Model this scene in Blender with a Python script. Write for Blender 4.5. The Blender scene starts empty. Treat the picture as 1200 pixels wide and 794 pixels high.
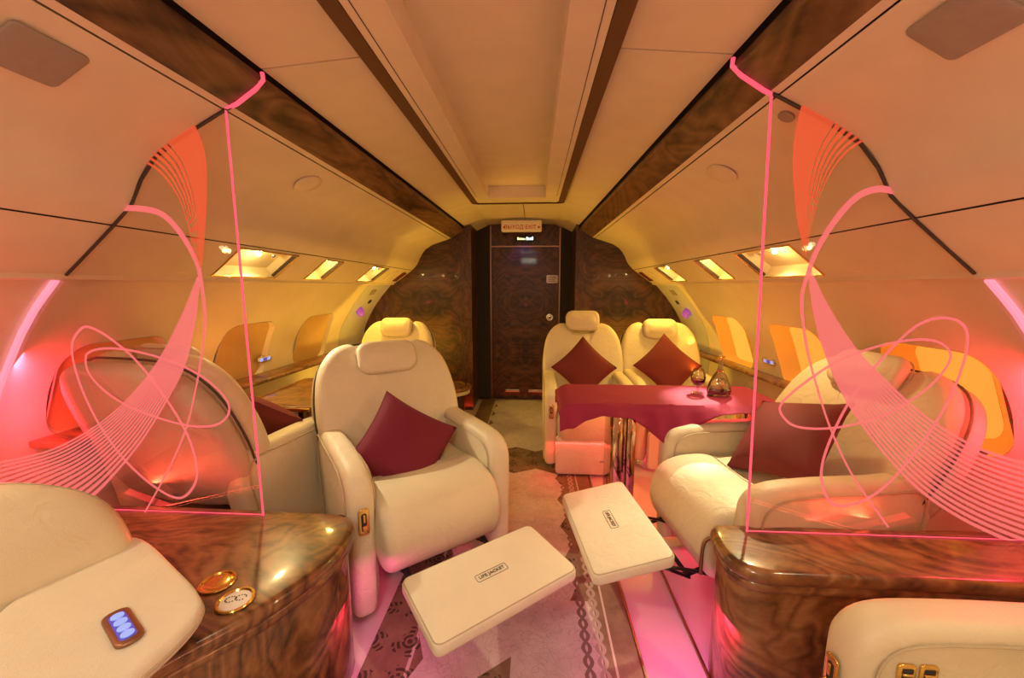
import bpy, bmesh, math, random
from mathutils import Vector, Matrix
random.seed(7)
SC = bpy.context.scene
COL = SC.collection
PI = math.pi
R = math.radians

# ------------------------------------------------------------------ camera
F = 460.0
CAMX, CAMZ = 0.13, 1.28
d = Vector(((626 - 600) / F, -(334 - 397) / F, -1.0)).normalized()
YAW = math.asin(d.x)
PITCH = math.acos(-d.z / math.cos(YAW))
CR = Vector((math.cos(YAW), math.sin(YAW), 0))
CF = Vector((-math.sin(YAW) * math.cos(PITCH), math.cos(YAW) * math.cos(PITCH), -math.sin(PITCH)))
CU = CR.cross(CF)
CO = Vector((CAMX, 0, CAMZ))
cam = bpy.data.objects.new('camera', bpy.data.cameras.new('camera'))
COL.objects.link(cam)
cam.data.sensor_width = 36
cam.data.lens = F * 36 / 1200
cam.data.clip_start = 0.02
m3 = Matrix((CR, CU, -CF)).transposed()
cam.matrix_world = Matrix.Translation(CO) @ m3.to_4x4()
SC.camera = cam


def atY(u, v, y):
    q = CR * ((u - 600) / F) - CU * ((v - 397) / F) + CF
    return CO + q * (y / q.y)


# ------------------------------------------------------------------ materials
def new_mat(name):
    m = bpy.data.materials.new(name)
    m.use_nodes = True
    nt = m.node_tree
    b = nt.nodes['Principled BSDF']
    return m, nt, b


def N(nt, t, **kw):
    n = nt.nodes.new(t)
    for k, v in kw.items():
        if hasattr(n, k):
            setattr(n, k, v)
        else:
            n.inputs[k.replace('_', ' ')].default_value = v
    return n


def ramp(nt, stops, src):
    r = nt.nodes.new('ShaderNodeValToRGB')
    e = r.color_ramp.elements
    e[0].position, e[0].color = stops[0][0], (*stops[0][1], 1)
    e[1].position, e[1].color = stops[-1][0], (*stops[-1][1], 1)
    for p, c in stops[1:-1]:
        k = e.new(p)
        k.color = (*c, 1)
    nt.links.new(src, r.inputs[0])
    return r


def math_n(nt, op, a, b=None, c=None):
    n = nt.nodes.new('ShaderNodeMath')
    n.operation = op
    for i, v in enumerate((a, b, c)):
        if v is None:
            continue
        if isinstance(v, (int, float)):
            n.inputs[i].default_value = v
        else:
            nt.links.new(v, n.inputs[i])
    return n.outputs[0]


def simple(name, col, rough=.5, metal=0, bump=0, bscale=60, coat=0, spec=.5):
    m, nt, b = new_mat(name)
    b.inputs['Base Color'].default_value = (*col, 1)
    b.inputs['Roughness'].default_value = rough
    b.inputs['Metallic'].default_value = metal
    b.inputs['Specular IOR Level'].default_value = spec
    b.inputs['Coat Weight'].default_value = coat
    b.inputs['Coat Roughness'].default_value = .08
    tc = N(nt, 'ShaderNodeTexCoord')
    no = N(nt, 'ShaderNodeTexNoise', Scale=bscale, Detail=4)
    nt.links.new(tc.outputs['Object'], no.inputs['Vector'])
    r = ramp(nt, [(.25, tuple(x * .94 for x in col)), (.75, tuple(min(1, x * 1.04) for x in col))], no.outputs[0])
    nt.links.new(r.outputs[0], b.inputs['Base Color'])
    if bump:
        bn = N(nt, 'ShaderNodeBump', Strength=bump, Distance=.004)
        nt.links.new(no.outputs[0], bn.inputs['Height'])
        nt.links.new(bn.outputs[0], b.inputs['Normal'])
    return m


def leather(name, col, rough=.42):
    m, nt, b = new_mat(name)
    b.inputs['Roughness'].default_value = rough
    b.inputs['Specular IOR Level'].default_value = .45
    tc = N(nt, 'ShaderNodeTexCoord')
    big = N(nt, 'ShaderNodeTexNoise', Scale=5, Detail=5, Distortion=.8)
    fine = N(nt, 'ShaderNodeTexVoronoi', Scale=420)
    wr = N(nt, 'ShaderNodeTexNoise', Scale=16, Detail=3, Distortion=1.6)
    for n in (big, fine, wr):
        nt.links.new(tc.outputs['Object'], n.inputs['Vector'])
    r = ramp(nt, [(.3, tuple(x * .93 for x in col)), (.7, col)], big.outputs[0])
    nt.links.new(r.outputs[0], b.inputs['Base Color'])
    h = math_n(nt, 'ADD', math_n(nt, 'MULTIPLY', wr.outputs[0], 1.0), math_n(nt, 'MULTIPLY', fine.outputs[0], .12))
    h = math_n(nt, 'ADD', h, math_n(nt, 'MULTIPLY', big.outputs[0], 1.5))
    bn = N(nt, 'ShaderNodeBump', Strength=.35, Distance=.012)
    nt.links.new(h, bn.inputs['Height'])
    nt.links.new(bn.outputs[0], b.inputs['Normal'])
    return m


def burl(name, dark, mid, light, scale=3.0, mirror=None, rough=.16, coat=.6, swirl=3.0, stretch=(1, 1, 1)):
    """walnut burl veneer; mirror=x position of a bookmatch line"""
    m, nt, b = new_mat(name)
    tc = N(nt, 'ShaderNodeTexCoord')
    vec = tc.outputs['Object']
    if mirror is not None:
        s = N(nt, 'ShaderNodeSeparateXYZ')
        nt.links.new(vec, s.inputs[0])
        x = math_n(nt, 'ABSOLUTE', math_n(nt, 'SUBTRACT', s.outputs[0], mirror))
        z = math_n(nt, 'PINGPONG', s.outputs[2], .55)
        cb = N(nt, 'ShaderNodeCombineXYZ')
        nt.links.new(x, cb.inputs[0]); nt.links.new(s.outputs[1], cb.inputs[1]); nt.links.new(z, cb.inputs[2])
        vec = cb.outputs[0]
    mp = N(nt, 'ShaderNodeMapping')
    mp.inputs['Scale'].default_value = stretch
    nt.links.new(vec, mp.inputs[0])
    vec = mp.outputs[0]
    n1 = N(nt, 'ShaderNodeTexNoise', Scale=scale, Detail=7, Roughness=.62, Distortion=swirl)
    n2 = N(nt, 'ShaderNodeTexNoise', Scale=scale * .7, Detail=3, Distortion=1.2)
    nt.links.new(vec, n1.inputs['Vector']); nt.links.new(vec, n2.inputs['Vector'])
    # contour rings of a noise field give the growth lines
    rings = math_n(nt, 'PINGPONG', math_n(nt, 'MULTIPLY', n2.outputs[0], 30), 1.0)
    fine = N(nt, 'ShaderNodeTexNoise', Scale=scale * 22, Detail=4)
    nt.links.new(vec, fine.inputs['Vector'])
    f = math_n(nt, 'ADD', math_n(nt, 'MULTIPLY', n1.outputs[0], .9), math_n(nt, 'MULTIPLY', rings, .22))
    f = math_n(nt, 'ADD', f, math_n(nt, 'MULTIPLY', fine.outputs[0], .2))
    r = ramp(nt, [(.44, dark), (.62, mid), (.88, light)], f)
    nt.links.new(r.outputs[0], b.inputs['Base Color'])
    b.inputs['Roughness'].default_value = rough + .12
    b.inputs['Coat Weight'].default_value = coat
    b.inputs['Coat Roughness'].default_value = .06
    return m


def emis(name, col, strength, base=(.02, .02, .02)):
    m, nt, b = new_mat(name)
    b.inputs['Base Color'].default_value = (*base, 1)
    b.inputs['Emission Color'].default_value = (*col, 1)
    b.inputs['Emission Strength'].default_value = strength
    no = N(nt, 'ShaderNodeTexNoise', Scale=30)
    tc = N(nt, 'ShaderNodeTexCoord')
    nt.links.new(tc.outputs['Object'], no.inputs['Vector'])
    nt.links.new(math_n(nt, 'MULTIPLY_ADD', no.outputs[0], .2, .3), b.inputs['Roughness'])
    return m


def etched(name, col, strength, alpha):
    """edge-lit engraving: the cut surface scatters the LED light, the glass between shows through"""
    m, nt, b = new_mat(name)
    nt.nodes.remove(b)
    out = nt.nodes['Material Output']
    e = N(nt, 'ShaderNodeEmission'); e.inputs[0].default_value = (*col, 1); e.inputs[1].default_value = strength
    t = N(nt, 'ShaderNodeBsdfTransparent')
    mx = N(nt, 'ShaderNodeMixShader'); mx.inputs[0].default_value = alpha
    nt.links.new(t.outputs[0], mx.inputs[1]); nt.links.new(e.outputs[0], mx.inputs[2])
    nt.links.new(mx.outputs[0], out.inputs[0])
    return m


M = {}
M['panel'] = simple('cream_cabin_panel', (.74, .65, .50), .42, bscale=8)
M['panel_grey'] = simple('pale_grey_panel', (.55, .55, .58), .5, bscale=8)
M['leather'] = leather('cream_leather', (.78, .69, .49))
M['leather_light'] = leather('ivory_leather', (.84, .77, .62), .5)
M['leather_shell'] = leather('taupe_leather', (.60, .50, .40))
M['piping'] = simple('leather_welt', (.52, .44, .30), .5)
M['seam'] = simple('dark_seam', (.06, .045, .035), .7)
M['dark'] = simple('dark_cavity', (.03, .025, .022), .8)
M['burl'] = burl('walnut_burl', (.035, .014, .006), (.17, .068, .022), (.34, .16, .06), 3.2, stretch=(.55, 1.1, 1))
M['inlay'] = simple('walnut_inlay', (.13, .07, .03), .6, bscale=30, spec=.2)
M['burl_beam'] = burl('walnut_beam', (.05, .028, .012), (.15, .08, .032), (.26, .15, .065), 2.6, rough=.3, coat=.15, stretch=(1, .35, 1))
M['burl_dark'] = burl('bookmatched_walnut', (.008, .004, .002), (.045, .018, .008), (.12, .052, .02), 2.6, mirror=-.95, swirl=2.6, coat=.15, rough=.25)
M['burl_dark_r'] = burl('bookmatched_walnut_r', (.008, .004, .002), (.045, .018, .008), (.12, .052, .02), 2.6, mirror=.95, swirl=2.6, coat=.15, rough=.25)
M['burl_door'] = burl('bookmatched_walnut_door', (.012, .004, .003), (.06, .020, .010), (.14, .055, .024), 3.2, mirror=.04, swirl=2.2, coat=.12, rough=.3)
M['gold'] = simple('polished_gold', (.85, .56, .16), .16, 1)
M['copper'] = simple('brushed_copper', (.35, .2, .12), .35, 1)
M['chrome'] = simple('bronze_mirror_metal', (.62, .42, .28), .08, 1)
M['steel'] = simple('steel', (.72, .72, .74), .25, 1)
M['black_metal'] = simple('black_metal', (.02, .02, .02), .35, .6)
M['grey_plastic'] = simple('grey_grille', (.33, .29, .25), .6)
M['white_plastic'] = simple('white_plastic', (.8, .76, .72), .4)
M['pillow'] = simple('burgundy_cloth', (.17, .008, .03), .85, bump=.08, bscale=300)
M['pillow_red'] = simple('wine_red_cloth', (.15, .014, .016), .85, bump=.08, bscale=300)
M['cloth'] = simple('magenta_tablecloth', (.30, .010, .062), .8, bump=.12, bscale=600)
M['red_text'] = simple('red_print', (.55, .01, .01), .5)
M['dark_text'] = simple('dark_print', (.06, .05, .04), .5)
M['led_red'] = emis('red_led_edge', (1, .085, .14), 1.5)
M['led_white'] = emis('pink_white_led', (1, .25, .34), 1.7)
M['bulb'] = emis('warm_bulb', (1, .85, .5), 40)
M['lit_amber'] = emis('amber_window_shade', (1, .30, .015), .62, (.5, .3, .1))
M['lit_yellow'] = emis('yellow_window_pane', (1, .48, .06), .95, (.5, .35, .12))
M['shade_dull'] = simple('tan_window_shade', (.62, .40, .16), .6)
M['lit_blue'] = emis('blue_switch_light', (.14, .10, .8), .7)
M['lit_blue_white'] = emis('pale_blue_light', (.42, .5, 1), 1.1)
M['lit_magenta'] = emis('magenta_glow', (.45, .06, .5), .6, (.25, .1, .25))
M['lit_display_y'] = emis('yellow_display', (1, .95, .4), 2.2)
M['lit_display_b'] = emis('pale_display', (.7, .9, 1), 2.2)
M['lens_dark_red'] = simple('dark_red_lens', (.16, .03, .02), .2)
M['etch'] = etched('glowing_engraving', (1, .18, .17), 1.2, .9)
M['etch_soft'] = etched('glowing_engraving_soft', (1, .12, .04), 1.1, .82)
M['etch_fan'] = etched('glowing_engraving_fan', (1, .19, .17), 1.2, .85)
M['bowl'] = simple('psu_reflector', (.85, .74, .45), .35, .0)

# glass
def glassy(name, tint, refl=.06):
    m, nt, b = new_mat(name)
    nt.nodes.remove(b)
    out = nt.nodes['Material Output']
    t = N(nt, 'ShaderNodeBsdfTransparent'); t.inputs[0].default_value = (*tint, 1)
    g = N(nt, 'ShaderNodeBsdfGlossy'); g.inputs['Roughness'].default_value = .02
    lw = N(nt, 'ShaderNodeLayerWeight'); lw.inputs[0].default_value = .25
    f = math_n(nt, 'MULTIPLY_ADD', lw.outputs['Fresnel'], .7 if refl > .2 else .12, refl * .3)
    mx = N(nt, 'ShaderNodeMixShader')
    nt.links.new(f, mx.inputs[0]); nt.links.new(t.outputs[0], mx.inputs[1]); nt.links.new(g.outputs[0], mx.inputs[2])
    nt.links.new(mx.outputs[0], out.inputs[0])
    return m
M['glass'] = glassy('divider_glass', (.99, .93, .91), .05)
M['crystal'] = glassy('crystal', (.93, .90, .86), .4)
m = simple('cognac', (.10, .018, .004), .08, bscale=20)
M['cognac'] = m


# carpet: worked brown border, rope lines and flower medallions
def carpet():
    m, nt, b = new_mat('patterned_carpet')
    b.inputs['Roughness'].default_value = .95
    b.inputs['Specular IOR Level'].default_value = .15
    L = nt.links.new
    tc = N(nt, 'ShaderNodeTexCoord'); s = N(nt, 'ShaderNodeSeparateXYZ'); L(tc.outputs['Object'], s.inputs[0])
    X, Y = s.outputs[0], s.outputs[1]
    no = N(nt, 'ShaderNodeTexNoise', Scale=9, Detail=8, Roughness=.7); L(tc.outputs['Object'], no.inputs['Vector'])
    base = ramp(nt, [(.3, (.44, .385, .36)), (.7, (.60, .54, .50))], no.outputs[0]).outputs[0]
    vn = N(nt, 'ShaderNodeTexVoronoi', Scale=11, feature='DISTANCE_TO_EDGE')
    wn = N(nt, 'ShaderNodeTexNoise', Scale=5, Detail=3)
    L(tc.outputs['Object'], wn.inputs['Vector'])
    va = N(nt, 'ShaderNodeVectorMath', operation='ADD'); L(tc.outputs['Object'], va.inputs[0]); L(wn.outputs[1], va.inputs[1])
    L(va.outputs[0], vn.inputs['Vector'])
    vein = math_n(nt, 'LESS_THAN', vn.outputs[0], .035)

    def mix(f, c1, c2):
        n = N(nt, 'ShaderNodeMix', data_type='RGBA')
        if isinstance(f, float): n.inputs[0].default_value = f
        else: L(f, n.inputs[0])
        for i, c in ((6, c1), (7, c2)):
            if isinstance(c, tuple): n.inputs[i].default_value = (*c, 1)
            else: L(c, n.inputs[i])
        return n.outputs[2]

    def band(v, c, w):
        return math_n(nt, 'LESS_THAN', math_n(nt, 'ABSOLUTE', math_n(nt, 'SUBTRACT', v, c)), w)
    AND = lambda a, b2: math_n(nt, 'MULTIPLY', a, b2)
    OR = lambda a, b2: math_n(nt, 'MAXIMUM', a, b2)
    col = mix(math_n(nt, 'MULTIPLY', vein, .45), base, (.33, .28, .26))
    # brown border fields with a zigzag inner edge
    zig = math_n(nt, 'MULTIPLY', math_n(nt, 'PINGPONG', Y, .13), .45)
    right = math_n(nt, 'GREATER_THAN', math_n(nt, 'ADD', X, zig), .335)
    mid_y = math_n(nt, 'LESS_THAN', Y, 1.45)
    right2 = AND(mid_y, math_n(nt, 'GREATER_THAN', X, .375))
    right = OR(AND(right, math_n(nt, 'SUBTRACT', 1.0, mid_y)), right2)
    left = math_n(nt, 'GREATER_THAN', math_n(nt, 'ADD', math_n(nt, 'MULTIPLY', X, -1.0), zig), .30)
    cross = math_n(nt, 'LESS_THAN', math_n(nt, 'ADD', math_n(nt, 'ABSOLUTE', math_n(nt, 'SUBTRACT', Y, 2.75)),
                   math_n(nt, 'MULTIPLY', math_n(nt, 'PINGPONG', X, .15), .5)), .22)
    near = AND(math_n(nt, 'LESS_THAN', X, .06), band(math_n(nt, 'ADD', Y, math_n(nt, 'MULTIPLY', X, -.75)), 1.02, .13))
    brown = OR(OR(right, left), OR(cross, near))
    bc = ramp(nt, [(.3, (.15, .098, .055)), (.7, (.25, .175, .11))], no.outputs[0]).outputs[0]
    col = mix(brown, col, bc)
    # rope columns
    for c in (.325, .375):
        for ph in (0, 1):
            sn = math_n(nt, 'SINE', math_n(nt, 'MULTIPLY_ADD', Y, 62.0, PI * ph))
            off = math_n(nt, 'MULTIPLY_ADD', sn, .012, c)
            rope = math_n(nt, 'LESS_THAN', math_n(nt, 'ABSOLUTE', math_n(nt, 'SUBTRACT', X, off)), .007)
            rope = AND(rope, math_n(nt, 'LESS_THAN', Y, 3.0))
            col = mix(rope, col, (.20, .15, .12) if c < .35 else (.36, .30, .25))
    # inner light line of the border
    col = mix(OR(band(X, -.285, .006), band(X, .415, .004)), col, (.50, .45, .36))
    # flower motifs inside the brown fields
    cell = .145
    fx = math_n(nt, 'SUBTRACT', math_n(nt, 'FRACT', math_n(nt, 'DIVIDE', math_n(nt, 'ADD', X, 5.02), cell)), .5)
    fy = math_n(nt, 'SUBTRACT', math_n(nt, 'FRACT', math_n(nt, 'DIVIDE', Y, cell)), .5)
    rad = math_n(nt, 'SQRT', math_n(nt, 'ADD', AND(fx, fx), AND(fy, fy)))
    ang = math_n(nt, 'ARCTAN2', fy, fx)
    pet = math_n(nt, 'MULTIPLY_ADD', math_n(nt, 'ABSOLUTE', math_n(nt, 'SINE', math_n(nt, 'MULTIPLY', ang, 3.0))), .25, .13)
    pn = N(nt, 'ShaderNodeTexNoise', Scale=42, Detail=3); L(tc.outputs['Object'], pn.inputs['Vector'])
    jit = math_n(nt, 'MULTIPLY_ADD', pn.outputs[0], 1.1, -.55)
    inside = math_n(nt, 'LESS_THAN', math_n(nt, 'ADD', rad, jit), pet)
    ring = math_n(nt, 'GREATER_THAN', math_n(nt, 'SINE', math_n(nt, 'MULTIPLY', rad, 50.0)), -.2)
    fl = AND(AND(inside, ring), brown)
    fl = AND(fl, math_n(nt, 'LESS_THAN', X, .36))
    fl = AND(fl, math_n(nt, 'LESS_THAN', Y, 3.4))
    col = mix(math_n(nt, 'MULTIPLY', fl, .85), col, (.045, .035, .022))
    L(col, b.inputs['Base Color'])
    fn = N(nt, 'ShaderNodeTexNoise', Scale=350, Detail=2); L(tc.outputs['Object'], fn.inputs['Vector'])
    bn = N(nt, 'ShaderNodeBump', Strength=.5, Distance=.004); L(fn.outputs[0], bn.inputs['Height']); L(bn.outputs[0], b.inputs['Normal'])
    return m
M['carpet'] = carpet()
M['floor'] = simple('pale_floor_covering', (.62, .50, .50), .35, bscale=6)


# ------------------------------------------------------------------ mesh helpers
def obj(name, bm, mat, parent=None, smooth=True, mats=None):
    me = bpy.data.meshes.new(name)
    bmesh.ops.recalc_face_normals(bm, faces=bm.faces)
    bm.to_mesh(me); bm.free()
    if smooth:
        for p in me.polygons: p.use_smooth = True
        try: me.set_sharp_from_angle(angle=R(50))
        except Exception: pass
    for mm in (mats or [mat]): me.materials.append(M[mm] if isinstance(mm, str) else mm)
    o = bpy.data.objects.new(name, me)
    COL.objects.link(o)
    if parent: o.parent = parent
    return o


def empty(name, loc=(0, 0, 0), rz=0):
    o = bpy.data.objects.new(name, None)
    COL.objects.link(o)
    o.location = loc; o.rotation_euler = (0, 0, rz)
    o.empty_display_size = .1
    return o


def tag(o, label, cat, group=None):
    o['label'] = label; o['category'] = cat
    if group: o['group'] = group
    return o


def struct(o):
    o['kind'] = 'structure'
    return o


ID = lambda a, b, c: Vector((a, b, c))


def rrect(w, h, r, n=6, cx=0, cy=0):
    pts = []
    for (sx, sy, a0) in ((1, 1, 0), (-1, 1, 90), (-1, -1, 180), (1, -1, 270)):
        for i in range(n + 1):
            a = R(a0 + 90 * i / n)
            pts.append((cx + sx * (w / 2 - r) + r * math.cos(a), cy + sy * (h / 2 - r) + r * math.sin(a)))
    return pts


def ellipse(w, h, n=32, cx=0, cy=0):
    return [(cx + w / 2 * math.cos(2 * PI * i / n), cy + h / 2 * math.sin(2 * PI * i / n)) for i in range(n)]


def catmull(ctrl, n=6, closed=True):
    out = []
    k = len(ctrl)
    rng = range(k) if closed else range(k - 1)
    for i in rng:
        g = (lambda j: ctrl[j % k]) if closed else (lambda j: ctrl[max(0, min(k - 1, j))])
        p0, p1, p2, p3 = g(i - 1), g(i), g(i + 1), g(i + 2)
        for t in range(n):
            t /= n
            out.append(tuple(.5 * (2 * p1[a] + (p2[a] - p0[a]) * t + (2 * p0[a] - 5 * p1[a] + 4 * p2[a] - p3[a]) * t * t
                                   + (3 * p1[a] - p0[a] - 3 * p2[a] + p3[a]) * t ** 3) for a in range(len(p1))))
    if not closed: out.append(tuple(ctrl[-1]))
    return out


def slab(outline, c0, c1, r=.01, pf=0, pb=0, f=ID, bm=None, rn=4, inner=5):
    """closed cushion/board: outline (a,b) extruded c0..c1, edge radius r, crowned by pf/pb; f maps (a,b,c)"""
    bm = bm or bmesh.new()
    xs = [p[0] for p in outline]; ys = [p[1] for p in outline]
    cx, cy = (min(xs) + max(xs)) / 2, (min(ys) + max(ys)) / 2
    W, H = (max(xs) - min(xs)) / 2, (max(ys) - min(ys)) / 2
    rings = []

    def ring(ins, c):
        sx, sy = max(0, (W - ins) / W), max(0, (H - ins) / H)
        rings.append([bm.verts.new(f(cx + (x - cx) * sx, cy + (y - cy) * sy, c)) for x, y in outline])
    q = min(W, H)
    cr = lambda k: (1 - (1 - k) ** 2)
    for i in range(inner - 1, 0, -1):
        k = i / inner
        ring(r + (q - r) * k, c0 - pb * cr(k))
    for i in range(rn + 1):
        a = PI / 2 * i / rn
        ring(r * (1 - math.sin(a)), c0 + r * (1 - math.cos(a)))
    for i in range(rn + 1):
        a = PI / 2 * i / rn
        ring(r * (1 - math.cos(a)), c1 - r * (1 - math.sin(a)))
    for i in range(1, inner):
        k = i / inner
        ring(r + (q - r) * k, c1 + pf * cr(k))
    n = len(outline)
    for a, b2 in zip(rings, rings[1:]):
        for i in range(n):
            try: bm.faces.new((a[i], a[(i + 1) % n], b2[(i + 1) % n], b2[i]))
            except Exception: pass
    for rg, c, p in ((rings[0], c0, -pb), (rings[-1], c1, pf)):
        cv = bm.verts.new(f(cx, cy, c + p)) 
        for i in range(n):
            try: bm.faces.new((rg[i], rg[(i + 1) % n], cv))
            except Exception: pass
    return bm


def poly_prism(outline, c0, c1, f=ID, bm=None, bevel=0):
    bm = bm or bmesh.new()
    a = [bm.verts.new(f(x, y, c0)) for x, y in outline]
    b2 = [bm.verts.new(f(x, y, c1)) for x, y in outline]
    bm.faces.new(a); bm.faces.new(b2)
    n = len(outline)
    for i in range(n):
        bm.faces.new((a[i], a[(i + 1) % n], b2[(i + 1) % n], b2[i]))
    return bm


def box(x0, x1, y0, y1, z0, z1, r=0, bm=None):
    cx, cy = (x0 + x1) / 2, (y0 + y1) / 2
    if r:
        return slab(rrect(x1 - x0, y1 - y0, min(r * 1.01, (x1 - x0) / 2.01, (y1 - y0) / 2.01), 3, cx, cy), z0, z1, min(r, (z1 - z0) / 2.01), bm=bm, rn=2, inner=2)
    return poly_prism([(x0, y0), (x1, y0), (x1, y1), (x0, y1)], z0, z1, bm=bm)


def tube(path, r, closed=False, n=8, bm=None, flat=1.0):
    bm = bm or bmesh.new()
    P = [Vector(p) for p in path]
    k = len(P)
    rings = []
    up = None
    for i in range(k):
        if closed: t = (P[(i + 1) % k] - P[i - 1])
        else: t = P[min(i + 1, k - 1)] - P[max(i - 1, 0)]
        if t.length < 1e-9: t = Vector((0, 0, 1))
        t.normalize()
        if up is None:
            up = Vector((0, 0, 1)) if abs(t.z) < .9 else Vector((0, 1, 0))
        s = t.cross(up)
        if s.length < 1e-6: s = t.orthogonal()
        s.normalize(); up = s.cross(t).normalized()
        rr = r[i] if isinstance(r, (list, tuple)) else r
        rings.append([bm.verts.new(P[i] + (s * math.cos(2 * PI * j / n) + up * math.sin(2 * PI * j / n) * flat) * rr) for j in range(n)])
    m = k if closed else k - 1
    for i in range(m):
        a, b2 = rings[i], rings[(i + 1) % k]
        for j in range(n):
            bm.faces.new((a[j], a[(j + 1) % n], b2[(j + 1) % n], b2[j]))
    if not closed:
        bm.faces.new(rings[0]); bm.faces.new(rings[-1])
    return bm


def lathe(prof, n=32, bm=None, loc=(0, 0, 0), sx=1, sy=1):
    bm = bm or bmesh.new()
    rings = []
    for r_, z in prof:
        if r_ < 1e-6: rings.append([bm.verts.new((loc[0], loc[1], loc[2] + z))])
        else: rings.append([bm.verts.new((loc[0] + sx * r_ * math.cos(2 * PI * j / n), loc[1] + sy * r_ * math.sin(2 * PI * j / n), loc[2] + z)) for j in range(n)])
    for a, b2 in zip(rings, rings[1:]):
        for j in range(n):
            j2 = (j + 1) % n
            if len(a) == 1 and len(b2) == 1: continue
            if len(a) == 1: bm.faces.new((a[0], b2[j], b2[j2]))
            elif len(b2) == 1: bm.faces.new((a[j], a[j2], b2[0]))
            else: bm.faces.new((a[j], a[j2], b2[j2], b2[j]))
    return bm


def text_bm(s, size, mat4, depth=.0008):
    cu = bpy.data.curves.new('t', 'FONT')
    cu.body = s; cu.size = size; cu.align_x = 'CENTER'; cu.align_y = 'CENTER'; cu.extrude = depth
    o = bpy.data.objects.new('t', cu); COL.objects.link(o)
    dg = bpy.context.evaluated_depsgraph_get()
    me = bpy.data.meshes.new_from_object(o.evaluated_get(dg))
    bm = bmesh.new(); bm.from_mesh(me); bm.transform(mat4)
    bpy.data.objects.remove(o); bpy.data.meshes.remove(me)
    return bm


def join(a, b2):
    me = bpy.data.meshes.new('tmp'); b2.to_mesh(me); b2.free(); a.from_mesh(me); bpy.data.meshes.remove(me)
    return a


def frame(origin, ex, ey):
    """matrix whose local x,y axes are ex,ey"""
    ex = Vector(ex).normalized(); ey = Vector(ey); ey = (ey - ex * ey.dot(ex)).normalized(); ez = ex.cross(ey)
    m = Matrix((ex, ey, ez)).transposed().to_4x4(); m.translation = Vector(origin)
    return m


# ------------------------------------------------------------------ cabin shell
YA, YB = 1.18, 3.90
Y0, Y1 = -1.7, 4.38
PROF = {  # (x,z) at YA and at YB, right side; mirrored for the left
    'w0': ((1.52, 0), (1.36, 0)), 'w1': ((1.68, .25), (1.52, .25)), 'w2': ((1.765, .52), (1.61, .52)),
    'w3': ((1.745, .82), (1.60, .82)), 'w4': ((1.65, 1.01), (1.515, 1.01)), 'w5': ((1.545, 1.17), (1.41, 1.16)),
    'w6': ((1.43, 1.295), (1.305, 1.28)), 's1': ((1.385, 1.30), (1.275, 1.285)), 's2': ((1.38, 1.315), (1.268, 1.297)),
    'p1': ((1.20, 1.465), (1.085, 1.425)), 'q0': ((1.196, 1.469), (1.081, 1.429)), 'q1': ((1.128, 1.53), (1.03, 1.485)),
    'q2': ((1.085, 1.605), (.995, 1.555)), 'q3': ((1.03, 1.67), (.945, 1.625)), 'q4': ((.95, 1.72), (.87, 1.672)),
    'q5': ((.80, 1.797), (.712, 1.725)), 'b0': ((.796, 1.80), (.708, 1.728)), 'b1': ((.775, 1.808), (.685, 1.735)),
    'b2': ((.68, 1.868), (.565, 1.812)), 'c0': ((.67, 1.905), (.555, 1.85)), 'c1': ((.355, 1.93), (.355, 1.925)),
}


def prof(k, y, side=1):
    a, b2 = PROF[k]
    t = (y - YA) / (YB - YA)
    return Vector((side * (a[0] + (b2[0] - a[0]) * t), y, a[1] + (b2[1] - a[1]) * t))


def out_n(p, side, k=.01):
    c = Vector((0, p.y, 1.0))
    return p + (p - c).normalized() * k


def loft(keys, y0, y1, side, ny=2, thick=.012, bm=None, smooth_n=0):
    """panel between the profile keys from y0 to y1, with thickness outward"""
    bm = bm or bmesh.new()
    rows = []
    for i in range(ny + 1):
        y = y0 + (y1 - y0) * i / ny
        pts = [prof(k, y, side) for k in keys]
        if smooth_n:
            pts = [Vector(p) for p in catmull([tuple(p) for p in pts], smooth_n, False)]
        rows.append(pts)
    grid = [[bm.verts.new(p) for p in r_] for r_ in rows]
    back = [[bm.verts.new(out_n(p, side, thick)) for p in r_] for r_ in rows]
    nk = len(grid[0])
    for g in (grid, back):
        for i in range(ny):
            for j in range(nk - 1):
                bm.faces.new((g[i][j], g[i][j + 1], g[i + 1][j + 1], g[i + 1][j]))
    for i in range(ny):
        bm.faces.new((grid[i][0], grid[i + 1][0], back[i + 1][0], back[i][0]))
        bm.faces.new((grid[i][-1], grid[i + 1][-1], back[i + 1][-1], back[i][-1]))
    for j in range(nk - 1):
        bm.faces.new((grid[0][j], grid[0][j + 1], back[0][j + 1], back[0][j]))
        bm.faces.new((grid[-1][j], grid[-1][j + 1], back[-1][j + 1], back[-1][j]))
    return bm


WIN_Y = (0.82, 1.56, 2.30, 3.0)       # window centres along the cabin
WIN_HY, WZ0, WZ1 = .205, .675, 1.05
WALLK = ['w0', 'w1', 'w2', 'w3', 'w4', 'w5', 'w6']


def wall_pt(z, y, side, off=0):
    """point of the smooth side wall at height z"""
    if z >= 1.2799:
        return prof('w6', y, side) + Vector((side * off, 0, 0))
    pts = catmull([tuple(prof(k, y, side)) for k in WALLK], 8, False)
    for a, b2 in zip(pts, pts[1:]):
        if a[2] <= z <= b2[2] + 1e-6:
            t = (z - a[2]) / max(1e-6, b2[2] - a[2])
            p = Vector(a).lerp(Vector(b2), t)
            n = Vector((-(b2[2] - a[2]), 0, (b2[0] - a[0]))) * side
            n = Vector((side * abs(b2[2] - a[2]), 0, 0)) + Vector((0, 0, -(b2[0] - a[0]) * side))
            n.normalize()
            return p + n * off
    return Vector(pts[-1])


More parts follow.
